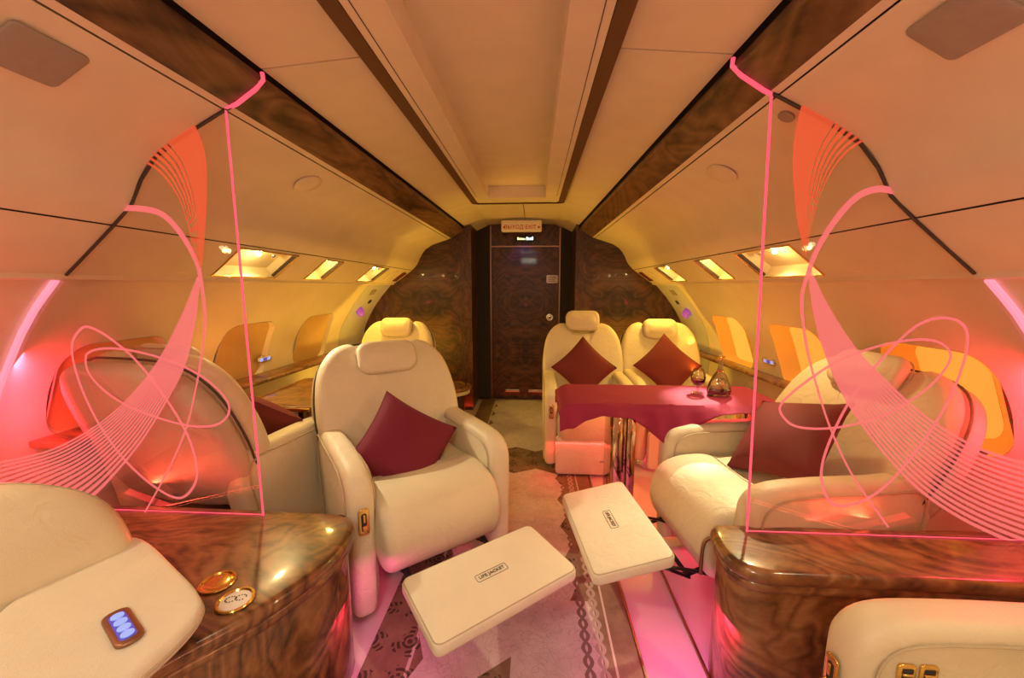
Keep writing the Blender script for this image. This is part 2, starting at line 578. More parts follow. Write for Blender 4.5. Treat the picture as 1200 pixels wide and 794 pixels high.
def wall_mesh(side, ya, yb, wins):
    bm = bmesh.new()
    zs = [0, .15, .3, .45, .55, WZ0 - .05, WZ1 + .05, 1.16, 1.22, 1.28]
    ycut = sorted({ya, yb} | {w - WIN_HY - .05 for w in wins} | {w + WIN_HY + .05 for w in wins})
    iw = zs.index(WZ0 - .05)
    for y_a, y_b in zip(ycut, ycut[1:]):
        mid = (y_a + y_b) / 2
        w = [c for c in wins if abs(c - mid) < .02]
        for zi in range(len(zs) - 1):
            if w and zi == iw:
                # patch with a rounded window opening
                c = w[0]; n = 6
                inn = rrect(2 * WIN_HY, WZ1 - WZ0, .085, n, c, (WZ0 + WZ1) / 2)
                za, zb = zs[zi], zs[zi + 1]
                outp = []
                zc = (WZ0 + WZ1) / 2
                for ci, (sy_, sz_) in enumerate(((1, 1), (-1, 1), (-1, -1), (1, -1))):
                    pc = (y_b if sy_ > 0 else y_a, zb if sz_ > 0 else za)
                    arc = inn[ci * (n + 1):(ci + 1) * (n + 1)]
                    side_first = abs(arc[0][0] - c) > WIN_HY - 1e-4
                    e_a = (pc[0], arc[0][1]) if side_first else (arc[0][0], pc[1])
                    e_b = (arc[-1][0], pc[1]) if side_first else (pc[0], arc[-1][1])
                    for q_ in range(n + 1):
                        if q_ <= n // 2: u_ = q_ / (n // 2); outp.append((e_a[0] + (pc[0] - e_a[0]) * u_, e_a[1] + (pc[1] - e_a[1]) * u_))
                        else: u_ = (q_ - n // 2) / (n - n // 2); outp.append((pc[0] + (e_b[0] - pc[0]) * u_, pc[1] + (e_b[1] - pc[1]) * u_))
                di, do_ = [], []
                for q_ in range(len(inn)):
                    nx_ = (q_ + 1) % len(inn)
                    ln_ = math.hypot(inn[q_][0] - inn[nx_][0], inn[q_][1] - inn[nx_][1])
                    mm_ = 8 if ln_ > .08 else 1
                    for w_ in range(mm_):
                        u_ = w_ / mm_
                        di.append((inn[q_][0] + (inn[nx_][0] - inn[q_][0]) * u_, inn[q_][1] + (inn[nx_][1] - inn[q_][1]) * u_))
                        do_.append((outp[q_][0] + (outp[nx_][0] - outp[q_][0]) * u_, outp[q_][1] + (outp[nx_][1] - outp[q_][1]) * u_))
                inn, outp = di, do_
                k = len(inn)
                for a in range(k):
                    b2 = (a + 1) % k
                    steps = 4
                    for st in range(steps):
                        q = lambda P, Q, t: (P[0] + (Q[0] - P[0]) * t, P[1] + (Q[1] - P[1]) * t)
                        v = [q(inn[a], outp[a], st / steps), q(inn[b2], outp[b2], st / steps), q(inn[b2], outp[b2], (st + 1) / steps), q(inn[a], outp[a], (st + 1) / steps)]
                        bm.faces.new([bm.verts.new(wall_pt(min(1.295, z), y, side)) for y, z in v])
            else:
                ns = 16 if zi == iw else (4 if zi >= iw - 1 else 2)
                for st in range(ns):
                    z_a = zs[zi] + (zs[zi + 1] - zs[zi]) * st / ns; z_b = zs[zi] + (zs[zi + 1] - zs[zi]) * (st + 1) / ns
                    bm.faces.new([bm.verts.new(wall_pt(z, y, side)) for y, z in ((y_a, z_a), (y_b, z_a), (y_b, z_b), (y_a, z_b))])
    bmesh.ops.remove_doubles(bm, verts=bm.verts, dist=.0004)
    return bm


SIDE = {-1: 'left', 1: 'right'}
for sd in (-1, 1):
    nm = SIDE[sd]
    struct(obj('wall_' + nm, wall_mesh(sd, Y0, 3.42, WIN_Y), 'panel'))
    # paler closing arch beside the rear bulkhead
    o = loft(['w0', 'w1', 'w2', 'w3', 'w4', 'w5', 'w6'], 3.425, Y1, sd, 3, .01, smooth_n=6)
    struct(obj('wall_%s_arch' % nm, o, 'panel_grey'))
    # outer skin behind everything so no gap shows the void
    bmb = bmesh.new()
    ks = ['w0', 'w3', 'w6', 'p1', 'q3', 'b1', 'c1']
    rows = []
    for y in (Y0, Y1):
        rows.append([bmb.verts.new(out_n(prof(k, y, sd), sd, .13 if k in 'w3w6p1' else .07)) for k in ks] + [bmb.verts.new((0, y, 2.06))])
    for j in range(len(ks)):
        bmb.faces.new((rows[0][j], rows[0][j + 1], rows[1][j + 1], rows[1][j]))
    struct(obj('wall_%s_outer_skin' % nm, bmb, 'dark', smooth=False))
    # bins: panels butt with narrow shadow gaps
    SEG = [(Y0, 1.196), (1.204, Y1)]
    for a, b2 in SEG:
        struct(obj('ceiling_bin_' + nm, loft(['q0', 'q1', 'q2', 'q3', 'q4', 'q5'], a, b2, sd, 3, .012, smooth_n=5), 'panel'))
        struct(obj('ceiling_bin_lip_' + nm, loft(['b0', 'b1'], a, b2, sd, 2, .012), 'panel'))
    # underside step between wall and service panel
    struct(obj('trim_step_' + nm, loft(['w6', 's1', 's2'], Y0, Y1, sd, 2, .004), 'panel'))
    # walnut beam
    bmw = bmesh.new()
    for y in (Y0, Y1): pass
    ks = [prof('b1', Y0, sd), prof('b2', Y0, sd), prof('c0', Y0, sd)]
    rows = []
    for y in (Y0, 0, YA, YB, Y1):
        a, b2, c = prof('b1', y, sd), prof('b2', y, sd), prof('c0', y, sd)
        hi = b2 + Vector((sd * .004, 0, .028)); lo = a + Vector((sd * .01, 0, .05))
        rows.append([bmw.verts.new(v) for v in (a, b2 + (a - b2) * .06 + Vector((0, 0, -.002)), b2, hi, lo)])
    for r0, r1 in zip(rows, rows[1:]):
        for j in range(5):
            bmw.faces.new((r0[j], r0[(j + 1) % 5], r1[(j + 1) % 5], r1[j]))
    bmw.faces.new(rows[0]); bmw.faces.new(rows[-1])
    struct(obj('trim_beam_' + nm, bmw, 'burl_beam', smooth=False))
    # ceiling side panel
    for a, b2 in [(Y0, 1.197), (1.203, 3.17)]:
        struct(obj('ceiling_side_' + nm, loft(['c0', 'c1'], a, b2, sd, 3, .01), 'panel'))
    bme = bmesh.new()
    rws = []
    for y in (3.172, Y1):
        p0, p1 = prof('c0', y, sd), prof('c1', y, sd)
        rws.append([bme.verts.new(p) for p in (p0, p1, Vector((0, y, 1.945)))])
    for j in range(2): bme.faces.new((rws[0][j], rws[0][j + 1], rws[1][j + 1], rws[1][j]))
    struct(obj('ceiling_rear_' + nm, bme, 'panel', smooth=False))

# ---- service panel with recessed reading-light boxes
BOXES = [(.45, .85), (1.74, 2.14), (2.42, 2.61), (3.08, 3.36)]


def psu_pt(s, y, side, off=0):
    a, b2 = prof('s2', y, side), prof('p1', y, side)
    dv = (b2 - a)
    n = Vector((side * abs(dv.z), 0, abs(dv.x))).normalized()
    return a + dv * s + n * off


for sd in (-1, 1):
    nm = SIDE[sd]
    bm = bmesh.new()
    ys = [Y0] + [v for bx in BOXES for v in bx] + [Y1]
    ss = [0, .10, .92, 1]
    for i, (a, b2) in enumerate(zip(ys, ys[1:])):
        for j, (s0, s1) in enumerate(zip(ss, ss[1:])):
            if i % 2 == 1 and j == 1: continue
            bm.faces.new([bm.verts.new(psu_pt(s, y, sd)) for s, y in ((s0, a), (s1, a), (s1, b2), (s0, b2))])
    bmesh.ops.remove_doubles(bm, verts=bm.verts, dist=.0003)
    struct(obj('trim_service_panel_' + nm, bm, 'panel', smooth=False))
    for i, (a, b2) in enumerate(BOXES):
        which = ['foremost', 'large', 'narrow middle', 'rearmost'][i]
        t = empty('reading_light_box', psu_pt(.5, (a + b2) / 2, sd))
        tag(t, '%s recessed reading light box in the %s overhead service panel' % (which, nm), 'light', 'recessed reading light boxes')
        inv = Matrix.Translation(-t.location)
        bm = bmesh.new()
        D = .055
        rim = [psu_pt(s, y, sd) for s, y in ((.10, a), (.92, a), (.92, b2), (.10, b2))]
        bot = [psu_pt(s, y, sd, D) for s, y in ((.16, a + .02), (.86, a + .02), (.86, b2 - .02), (.16, b2 - .02))]
        rv = [bm.verts.new(p) for p in rim]; bv = [bm.verts.new(p) for p in bot]
        for j in range(4): bm.faces.new((rv[j], rv[(j + 1) % 4], bv[(j + 1) % 4], bv[j]))
        bm.faces.new(bv)
        bm.transform(inv)
        obj('reflector_tray', bm, 'bowl', t, smooth=False)
        bm = bmesh.new()
        for s, y, s2, y2 in ((.09, a - .006, .09, b2 + .006), (.93, a - .006, .93, b2 + .006), (.09, a - .006, .93, a - .006), (.09, b2 + .006, .93, b2 + .006)):
            tube([psu_pt(s, y, sd, -.002), psu_pt(s2, y2, sd, -.002)], .0035, n=6, bm=bm)
        bm.transform(inv)
        obj('rim', bm, 'gold', t)
        bm = bmesh.new()
        tube([psu_pt(.14, b2 - .012, sd, .006), psu_pt(.88, b2 - .012, sd, .006)], .008, n=6, bm=bm)
        bm.transform(inv)
        obj('shadow_slot', bm, 'seam', t)
        if i != 2:
            p = psu_pt(.70, a + (b2 - a) * .45, sd, .030) - t.location
            bm = bmesh.new(); bmesh.ops.create_uvsphere(bm, u_segments=12, v_segments=8, radius=.011); bm.transform(Matrix.Translation(p))
            obj('bulb', bm, 'bulb', t)
            p2 = psu_pt(.70, a + (b2 - a) * .72, sd, .032) - t.location
            bm = bmesh.new(); bmesh.ops.create_uvsphere(bm, u_segments=12, v_segments=8, radius=.012); bm.transform(Matrix.Translation(p2))
            obj('air_nozzle', bm, 'steel', t)
        l = bpy.data.lights.new('reading_lamp', 'SPOT'); l.energy = (12, 22, 11, 26)[i]; l.color = ((1, .8, .5), (1, .74, .30), (1, .60, .09), (1, .58, .08))[i]; l.spot_size = R(140); l.spot_blend = .8; l.shadow_soft_size = .02
        lo = bpy.data.objects.new('reading_lamp', l); COL.objects.link(lo)
        lo.location = psu_pt(.55, (a + b2) / 2, sd, .022)
        lo.rotation_euler = Vector((sd * .35, 0, 1)).to_track_quat('Z', 'Y').to_euler()
        l = bpy.data.lights.new('tray_glow', 'POINT'); l.energy = 1.1; l.color = (1, .74, .26); l.shadow_soft_size = .01
        lo = bpy.data.objects.new('tray_glow', l); COL.objects.link(lo); lo.location = psu_pt(.70, a + (b2 - a) * .45, sd, .012)
    # small closed cover and dark lens near the bulkhead
    f = lambda a, b2, c, s_=sd: psu_pt(a, b2, s_, -c)
    o = obj('nozzle_cover', slab([(p[0], p[1]) for p in ellipse(.7, .13, 20, .5, 3.60)], -.002, .006, .002, f=lambda a, b2, c: f(a, b2, c), rn=2, inner=2), 'panel')
    tag(o, 'small oval cover flush in the %s service panel by the rear bulkhead' % nm, 'cover', 'oval service covers')
    o = obj('indicator_lens', slab(rrect(.62, .10, .03, 3, .5, 3.80), -.002, .008, .003, f=lambda a, b2, c: f(a, b2, c), rn=2, inner=2), 'lens_dark_red')
    tag(o, 'dark red indicator lens at the rear end of the %s service panel' % nm, 'indicator', 'dark red indicator lenses')

# ---- central ceiling
struct(obj('ceiling', box(-.205, .205, Y0, 2.94, 1.985, 2.0), 'panel', smooth=False))
def ledge(x0, x1, y1, z0, z1, yend):
    """U-shaped band: two rails and the rear end piece, rounded outer corners"""
    out = [(x1, Y0)] + [(x1 - .05 + .05 * math.cos(a), y1 - .05 + .05 * math.sin(a)) for a in [R(q) for q in range(0, 91, 15)]]
    out += [(-x, y) for x, y in reversed(out)]
    inn = [(-x0, Y0), (-x0, yend), (x0, yend), (x0, Y0)]
    bm = bmesh.new()
    # rails
    for s in (-1, 1):
        poly_prism([(s * x0, Y0), (s * x1, Y0), (s * x1, yend), (s * x0, yend)], z0, z1, bm=bm)
    rear = [(x1, yend)] + [p for p in out if p[1] > Y0 + .01] + [(-x1, yend)]
    poly_prism(rear, z0, z1, bm=bm)
    return bm
struct(obj('ceiling_ledge', ledge(.205, .308, 3.13, 1.905, 1.985, 2.94), 'panel', smooth=False))
struct(obj('trim_walnut_inlay', ledge(.31, .355, 3.158, 1.903, 1.97, 3.132), 'inlay', smooth=False))
bm = bmesh.new()
for s in (-1, 1):
    box(s * .285 - .001, s * .285 + .001, Y0, 2.9, 1.9035, 1.9055, bm=bm)
struct(obj('trim_ledge_seam', bm, 'seam', smooth=False))
struct(obj('trim_ceiling_joint', box(-.204, .204, .985, .988, 1.9835, 1.986), 'seam', smooth=False))
struct(obj('trim_rear_joint', box(.034, .036, 3.165, 4.30, 1.938, 1.941), 'seam', smooth=False))

# ---- floor and carpet
struct(obj('floor', box(-1.75, 1.75, Y0, Y1, -.03, 0), 'floor', smooth=False))
rug = obj('aisle_carpet', box(-.44, .50, Y0 + .05, Y1 - .02, .0005, .008), 'carpet', smooth=False)
tag(rug, 'long beige aisle carpet with brown flower and rope border', 'carpet')
for x, w in ((.506, 'beside the carpet edge'), (.712, 'under the right hand seats')):
    o = obj('seat_track', box(x - .005, x + .005, Y0 + .1, 3.85, 0, .012, .002), 'copper')
    tag(o, 'thin copper floor rail %s' % w, 'rail', 'floor rails')

# ---- rear bulkheads
for sd, xin, mt in ((-1, .49, 'burl_dark'), (1, .53, 'burl_dark_r')):
    ks = ['w0', 'w1', 'w2', 'w3', 'w4', 'w5', 'w6', 's2', 'p1', 'q1', 'q2', 'q3', 'q4', 'q5', 'b1', 'b2', 'c0']
    pts = [(prof(k, 3.9, 1).x * 1.004, prof(k, 3.9, 1).z) for k in ks]
    pts = [(x, z) for x, z in pts if x > xin + .01]
    pts += [(xin, pts[-1][1] + .01), (xin, 0)]
    bm = poly_prism([(sd * x, z) for x, z in pts], 3.9, 4.36, f=lambda a, b2, c: Vector((a, c, b2)))
    struct(obj('wall_rear_%s' % SIDE[sd], bm, mt, smooth=False))
struct(obj('wall_rear', box(-.56, .58, 4.36, 4.40, 0, 1.97), 'burl_door', smooth=False))
struct(obj('wall_front', box(-1.9, 1.9, Y0 - .04, Y0, 0, 2.05), 'panel', smooth=False))
# trims of the doorway
bm = bmesh.new()
for x in (-.345, .405): box(x - .007, x + .007, 4.335, 4.362, 0, 1.92, bm=bm)
box(-.338, .398, 4.335, 4.362, 1.688, 1.702, bm=bm)
struct(obj('trim_door_frame', bm, 'copper', smooth=False))
bm = bmesh.new()
box(-.56, -.352, 4.34, 4.359, 0, 1.92, bm=bm); box(.412, .58, 4.34, 4.359, 0, 1.92, bm=bm)
struct(obj('trim_door_jamb', bm, 'dark', smooth=False))
door = obj('door_1', box(-.335, .395, 4.330, 4.358, .012, 1.682, .003), 'burl_door', smooth=False)
struct(door)
bm = lathe([(0, 0), (.040, 0), (.042, .006), (.034, .012), (.024, .010), (.020, .022), (0, .026)], 28)
bm.transform(Matrix.Translation((.305, 4.33, .93)) @ Matrix.Rotation(R(90), 4, 'X'))
obj('door_lock', bm, 'steel', door)
bm = lathe([(0, .020), (.010, .022), (.010, .030), (0, .032)], 20)
bm.transform(Matrix.Translation((.305, 4.33, .93)) @ Matrix.Rotation(R(90), 4, 'X'))
obj('lock_button', bm, 'dark', door)
for x0, x1 in ((-.185, -.03), (.075, .23)):
    bm = bmesh.new(); box(x0, x1, 4.322, 4.332, .082, .112, .003, bm=bm)
    obj('vent_grille', bm, 'steel', door)
struct(obj('trim_threshold', box(-.48, .52, 4.25, 4.33, .008, .016, .003), 'copper'))


def plaque(name, w, h, ctr, mat, label, cat, lines=(), tcol='dark_text', rz=0, depth=.004, group=None):
    t = empty(name, ctr, rz)
    tag(t, label, cat, group)
    obj('plate', slab(rrect(w, h, min(w, h) * .12, 3), 0, depth, .0012, f=lambda a, b2, c: Vector((a, -c, b2)), rn=2, inner=2), mat, t)
    for s, size, z in lines:
        bm = text_bm(s, size, Matrix.Translation((0, -depth - .0006, z)) @ Matrix.Rotation(R(90), 4, 'X'))
        obj('lettering', bm, tcol, t, smooth=False)
    return t


# exit sign hanging under the ceiling
t = empty('exit_sign', (-.0, 4.02, 1.86))
tag(t, 'white exit sign with red lettering and arrows above the rear door', 'sign')
obj('sign_case', slab(rrect(.40, .11, .012, 3), -.025, .025, .006, f=lambda a, b2, c: Vector((a, -c, b2)), rn=2, inner=2), 'white_plastic', t)
RX = Matrix.Rotation(R(90), 4, 'X')
bm = text_bm('ВЫХОД', .056, Matrix.Translation((-.075, -.0262, -.012)) @ RX @ Matrix.Diagonal((.92, 1, 1, 1)), .0008)
obj('russian_lettering', bm, 'red_text', t, smooth=False)
bm = text_bm('EXIT', .058, Matrix.Translation((.092, -.0262, -.012)) @ RX @ Matrix.Diagonal((.95, 1, 1, 1)), .0008)
o = obj('english_lettering', bm, 'red_text', t, smooth=False)
for s in (-1, 1):
    bm = poly_prism([(s * .163, .016 - .012), (s * .163, -.016 - .012), (s * .187, -.012)], .0255, .0272, f=lambda a, b2, c: Vector((a, -c, b2)))
    obj('arrow', bm, 'red_text', t, smooth=False)
# lit display over the door
t = empty('lit_display', (.03, 4.36, 1.775))
tag(t, 'small lit display strip above the walnut door', 'display')
obj('housing', slab(rrect(.22, .055, .006, 3), 0, .012, .003, f=lambda a, b2, c: Vector((a, -c, b2)), rn=2, inner=2), 'dark', t)
bm = bmesh.new()
for i, (w, h) in enumerate(((.012, .028), (.012, .02), (.014, .02), (.014, .018), (.012, .016))):
    box(-.085 + i * .018, -.085 + i * .018 + w, -.015, -.012, -.010, -.010 + h, bm=bm)
obj('yellow_segment', bm, 'lit_display_y', t, smooth=False)
bm = bmesh.new()
for i, (w, h) in enumerate(((.018, .032), (.015, .024), (.015, .026), (.016, .034))):
    box(.010 + i * .02, .010 + i * .02 + w, -.015, -.012, -.012, -.012 + h, bm=bm)
obj('pale_segment', bm, 'lit_display_b', t, smooth=False)
bm = plaque('door_placard', .125, .085, (.325, 4.329, 1.345), 'white_plastic', 'small pale printed placard high on the walnut door', 'placard')
bm2 = bmesh.new()
for z in (.024, .008, -.008, -.024): box(-.048, .048 - (.02 if z < 0 else 0), -.0048, -.0038, z - .003, z + .003, bm=bm2)
obj('printed_line', bm2, 'dark_text', bm, smooth=False)
t = plaque('bulkhead_placard', .12, .036, (-.64, 3.898, .275), 'white_plastic', 'narrow white placard low on the left walnut bulkhead', 'placard')
bm2 = bmesh.new(); box(-.045, .045, -.0048, -.0038, .003, .007, bm=bm2); box(-.045, .02, -.0048, -.0038, -.009, -.005, bm=bm2)
obj('printed_line', bm2, 'red_text', t, smooth=False)

# arch fittings: placards, dark switches, magenta lamps
for sd in (-1, 1):
    nm = SIDE[sd]
    for kind, z, w, h, mt, y in (('arch_placard', 1.215, .09, .045, 'grey_plastic', 3.62), ('arch_switch', 1.125, .05, .032, 'dark', 3.70)):
        p = wall_pt(z, y, sd)
        mtx = lambda a, b2, c, p=p, z=z, sd=sd, y=y: wall_pt(z + b2, y + a, sd, -c - .001)
        o = obj(kind, slab(rrect(w, h, .006, 3), 0, .006, .002, f=mtx, rn=2, inner=2), mt)
        tag(o, '%s on the pale arch at the %s rear wall' % ('small grey printed placard' if kind == 'arch_placard' else 'small black switch', nm), 'placard' if kind == 'arch_placard' else 'switch', 'arch fittings')
    p = wall_pt(1.0, 3.6, sd, -.03)
    bm = lathe([(0, 0), (.075, .0), (.08, .02), (.065, .05), (.035, .07), (0, .075)], 24)
    bm.transform(Matrix.Translation((p.x - sd * .0, 3.60, 1.03)) @ Matrix.Rotation(R(-sd * 80), 4, 'Y') @ Matrix.Scale(.62, 4))
    o = obj('accent_lamp', bm, 'lit_magenta')
    tag(o, 'small magenta glowing dome lamp on the %s rear arch above the window seat' % nm, 'lamp', 'magenta dome lamps')

# ---- windows
wn = 0
for sd in (-1, 1):
    nm = SIDE[sd]
    for i, c in enumerate(WIN_Y):
        wn += 1
        w = bpy.data.objects.new('window_%d' % wn, None); COL.objects.link(w); struct(w)
        w.location = wall_pt(.9, c, sd)
        inv = Matrix.Translation(-w.location)
        outer = rrect(2 * WIN_HY, WZ1 - WZ0, .085, 6, c, (WZ0 + WZ1) / 2)
        k = len(outer)
        if sd > 0: inner = [(c + (y - c) * .62 + .0, .865 + (z - .865) * .80) for y, z in outer]
        else: inner = [(c + (y - c) * .93, .865 + (z - .865) * .93) for y, z in outer]
        depth = .06 if sd > 0 else .022
        bm = bmesh.new()
        r0 = [bm.verts.new(wall_pt(z, y, sd, -.003)) for y, z in outer]
        r1 = [bm.verts.new(wall_pt(z, y, sd, .004)) for y, z in [(c + (y - c) * .985, .865 + (z - .865) * .985) for y, z in outer]]
        r2 = [bm.verts.new(wall_pt(z, y, sd, depth)) for y, z in inner]
        for a, b2 in ((r0, r1), (r1, r2)):
            for j in range(k): bm.faces.new((a[j], a[(j + 1) % k], b2[(j + 1) % k], b2[j]))
        bm.transform(inv)
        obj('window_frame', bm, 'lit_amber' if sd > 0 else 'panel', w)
        bm = bmesh.new()
        rr = [bm.verts.new(wall_pt(z, y, sd, depth - .001)) for y, z in inner]
        rings = [rr]
        for s in (.66, .33):
            rings.append([bm.verts.new(wall_pt(.865 + (z - .865) * s, c + (y - c) * s, sd, depth - .001)) for y, z in inner])
        for a, b2 in zip(rings, rings[1:]):
            for j in range(k): bm.faces.new((a[j], a[(j + 1) % k], b2[(j + 1) % k], b2[j]))
        bm.faces.new(rings[-1])
        bm.transform(inv)
        obj('window_shade', bm, 'lit_yellow' if sd > 0 else 'shade_dull', w)
        # slot and pull lip at the sill
        bm = bmesh.new()
        tube([wall_pt(WZ0 + .004, c + q, sd, .004) for q in (-.13, 0, .13)], .010, n=6, bm=bm, flat=.7); bm.transform(inv)
        obj('sill_slot', bm, 'seam', w)
        bm = bmesh.new()
        tube([wall_pt(WZ0 - .006, c + q, sd, -.004) for q in (-.07, 0, .07)], .005, n=6, bm=bm); bm.transform(inv)
        obj('pull_lip', bm, 'steel', w)

# ---- grilles and speakers on the bins
def bin_frame(side, u_, y):
    """point and frame on the flat of the bin, u_ 0..1 from q5 to q3"""
    a, b2 = prof('q5', y, side), prof('q3', y, side)
    p = a.lerp(b2, u_)
    ey = Vector((0, 1, 0)); ex = (b2 - a).normalized()
    return p, ex, ey
for sd in (-1, 1):
    nm = SIDE[sd]
    def mp(u0, y0, lift=.002):
        p, ex, ey = bin_frame(sd, u0, y0)
        n = ex.cross(ey); n = n if n.z < 0 else -n
        return lambda a, b2, c: p + ex * a + ey * b2 + n * (c + lift)
    f = mp(.42, .83)
    o = obj('ceiling_grille', slab(rrect(.115, .10 * 1.35, .014, 4), -.004, .003, .002, f=f, rn=2, inner=2), 'grey_plastic')
    tag(o, 'flat rounded grey grille on the %s overhead bin near the camera' % nm, 'grille', 'flat grey grilles')
    f = mp(.45, 1.78 if sd < 0 else 1.72)
    o = obj('ceiling_speaker', slab(ellipse(.12, .13, 28), -.006, .001, .001, f=f, rn=2, inner=2), 'panel')
    tag(o, 'round cream speaker cover in the %s overhead bin' % nm, 'speaker', 'round speaker covers')
    if sd > 0:
        f = mp(.25, 1.255)
        o = obj('ceiling_speaker', slab(ellipse(.045, .045, 20), -.004, .002, .001, f=f, rn=2, inner=2), 'grey_plastic')
        tag(o, 'small round grey sensor beside the right glass divider at the ceiling', 'sensor')

# ------------------------------------------------------------------ seats
def mapseat(zb, yb, a):
    u = Vector((0, math.sin(a), math.cos(a))); n = Vector((0, -math.cos(a), math.sin(a)))
    def f(x, s, c, wrap=.30):
        return Vector((0, yb, zb)) + Vector((1, 0, 0)) * x + u * s + n * (c + wrap * x * x)
    return f


BACK = [(0, -.01), (.15, -.01), (.24, .005), (.292, .06), (.315, .19), (.31, .33), (.285, .45), (.23, .535), (.165, .568), (.125, .555), (.105, .505), (.06, .485)]
BACK = BACK + [(-x, z) for x, z in reversed(BACK[1:])] 
BACK2 = [(0, -.01), (.15, -.01), (.24, .005), (.292, .06), (.315, .19), (.31, .33), (.285, .45), (.23, .535), (.15, .575), (.06, .585)]
BACK2 = BACK2 + [(-x, z) for x, z in reversed(BACK2[1:])]


def latch(parent, ctr, rot=None):
    """gold armrest latch plate with recess and thumb knob; faces -Y unless rot given"""
    g = rot or (lambda v: v)
    f = lambda a, b2, c: Vector(ctr) + g(Vector((a, -c, b2)))
    p = obj('latch_plate', slab(rrect(.034, .10, .012, 4), 0, .006, .002, f=f, rn=2, inner=2), 'gold', parent)
    obj('latch_recess', slab(rrect(.017, .066, .007, 4), .004, .0072, .001, f=f, rn=2, inner=2), 'dark', p)
    obj('latch_knob', slab(rrect(.016, .022, .006, 4, 0, -.02), .005, .016, .003, f=f, rn=2, inner=2), 'gold', p)
    obj('latch_lever', slab(rrect(.008, .03, .003, 3, 0, .014), .005, .011, .002, f=f, rn=2, inner=2), 'gold', p)


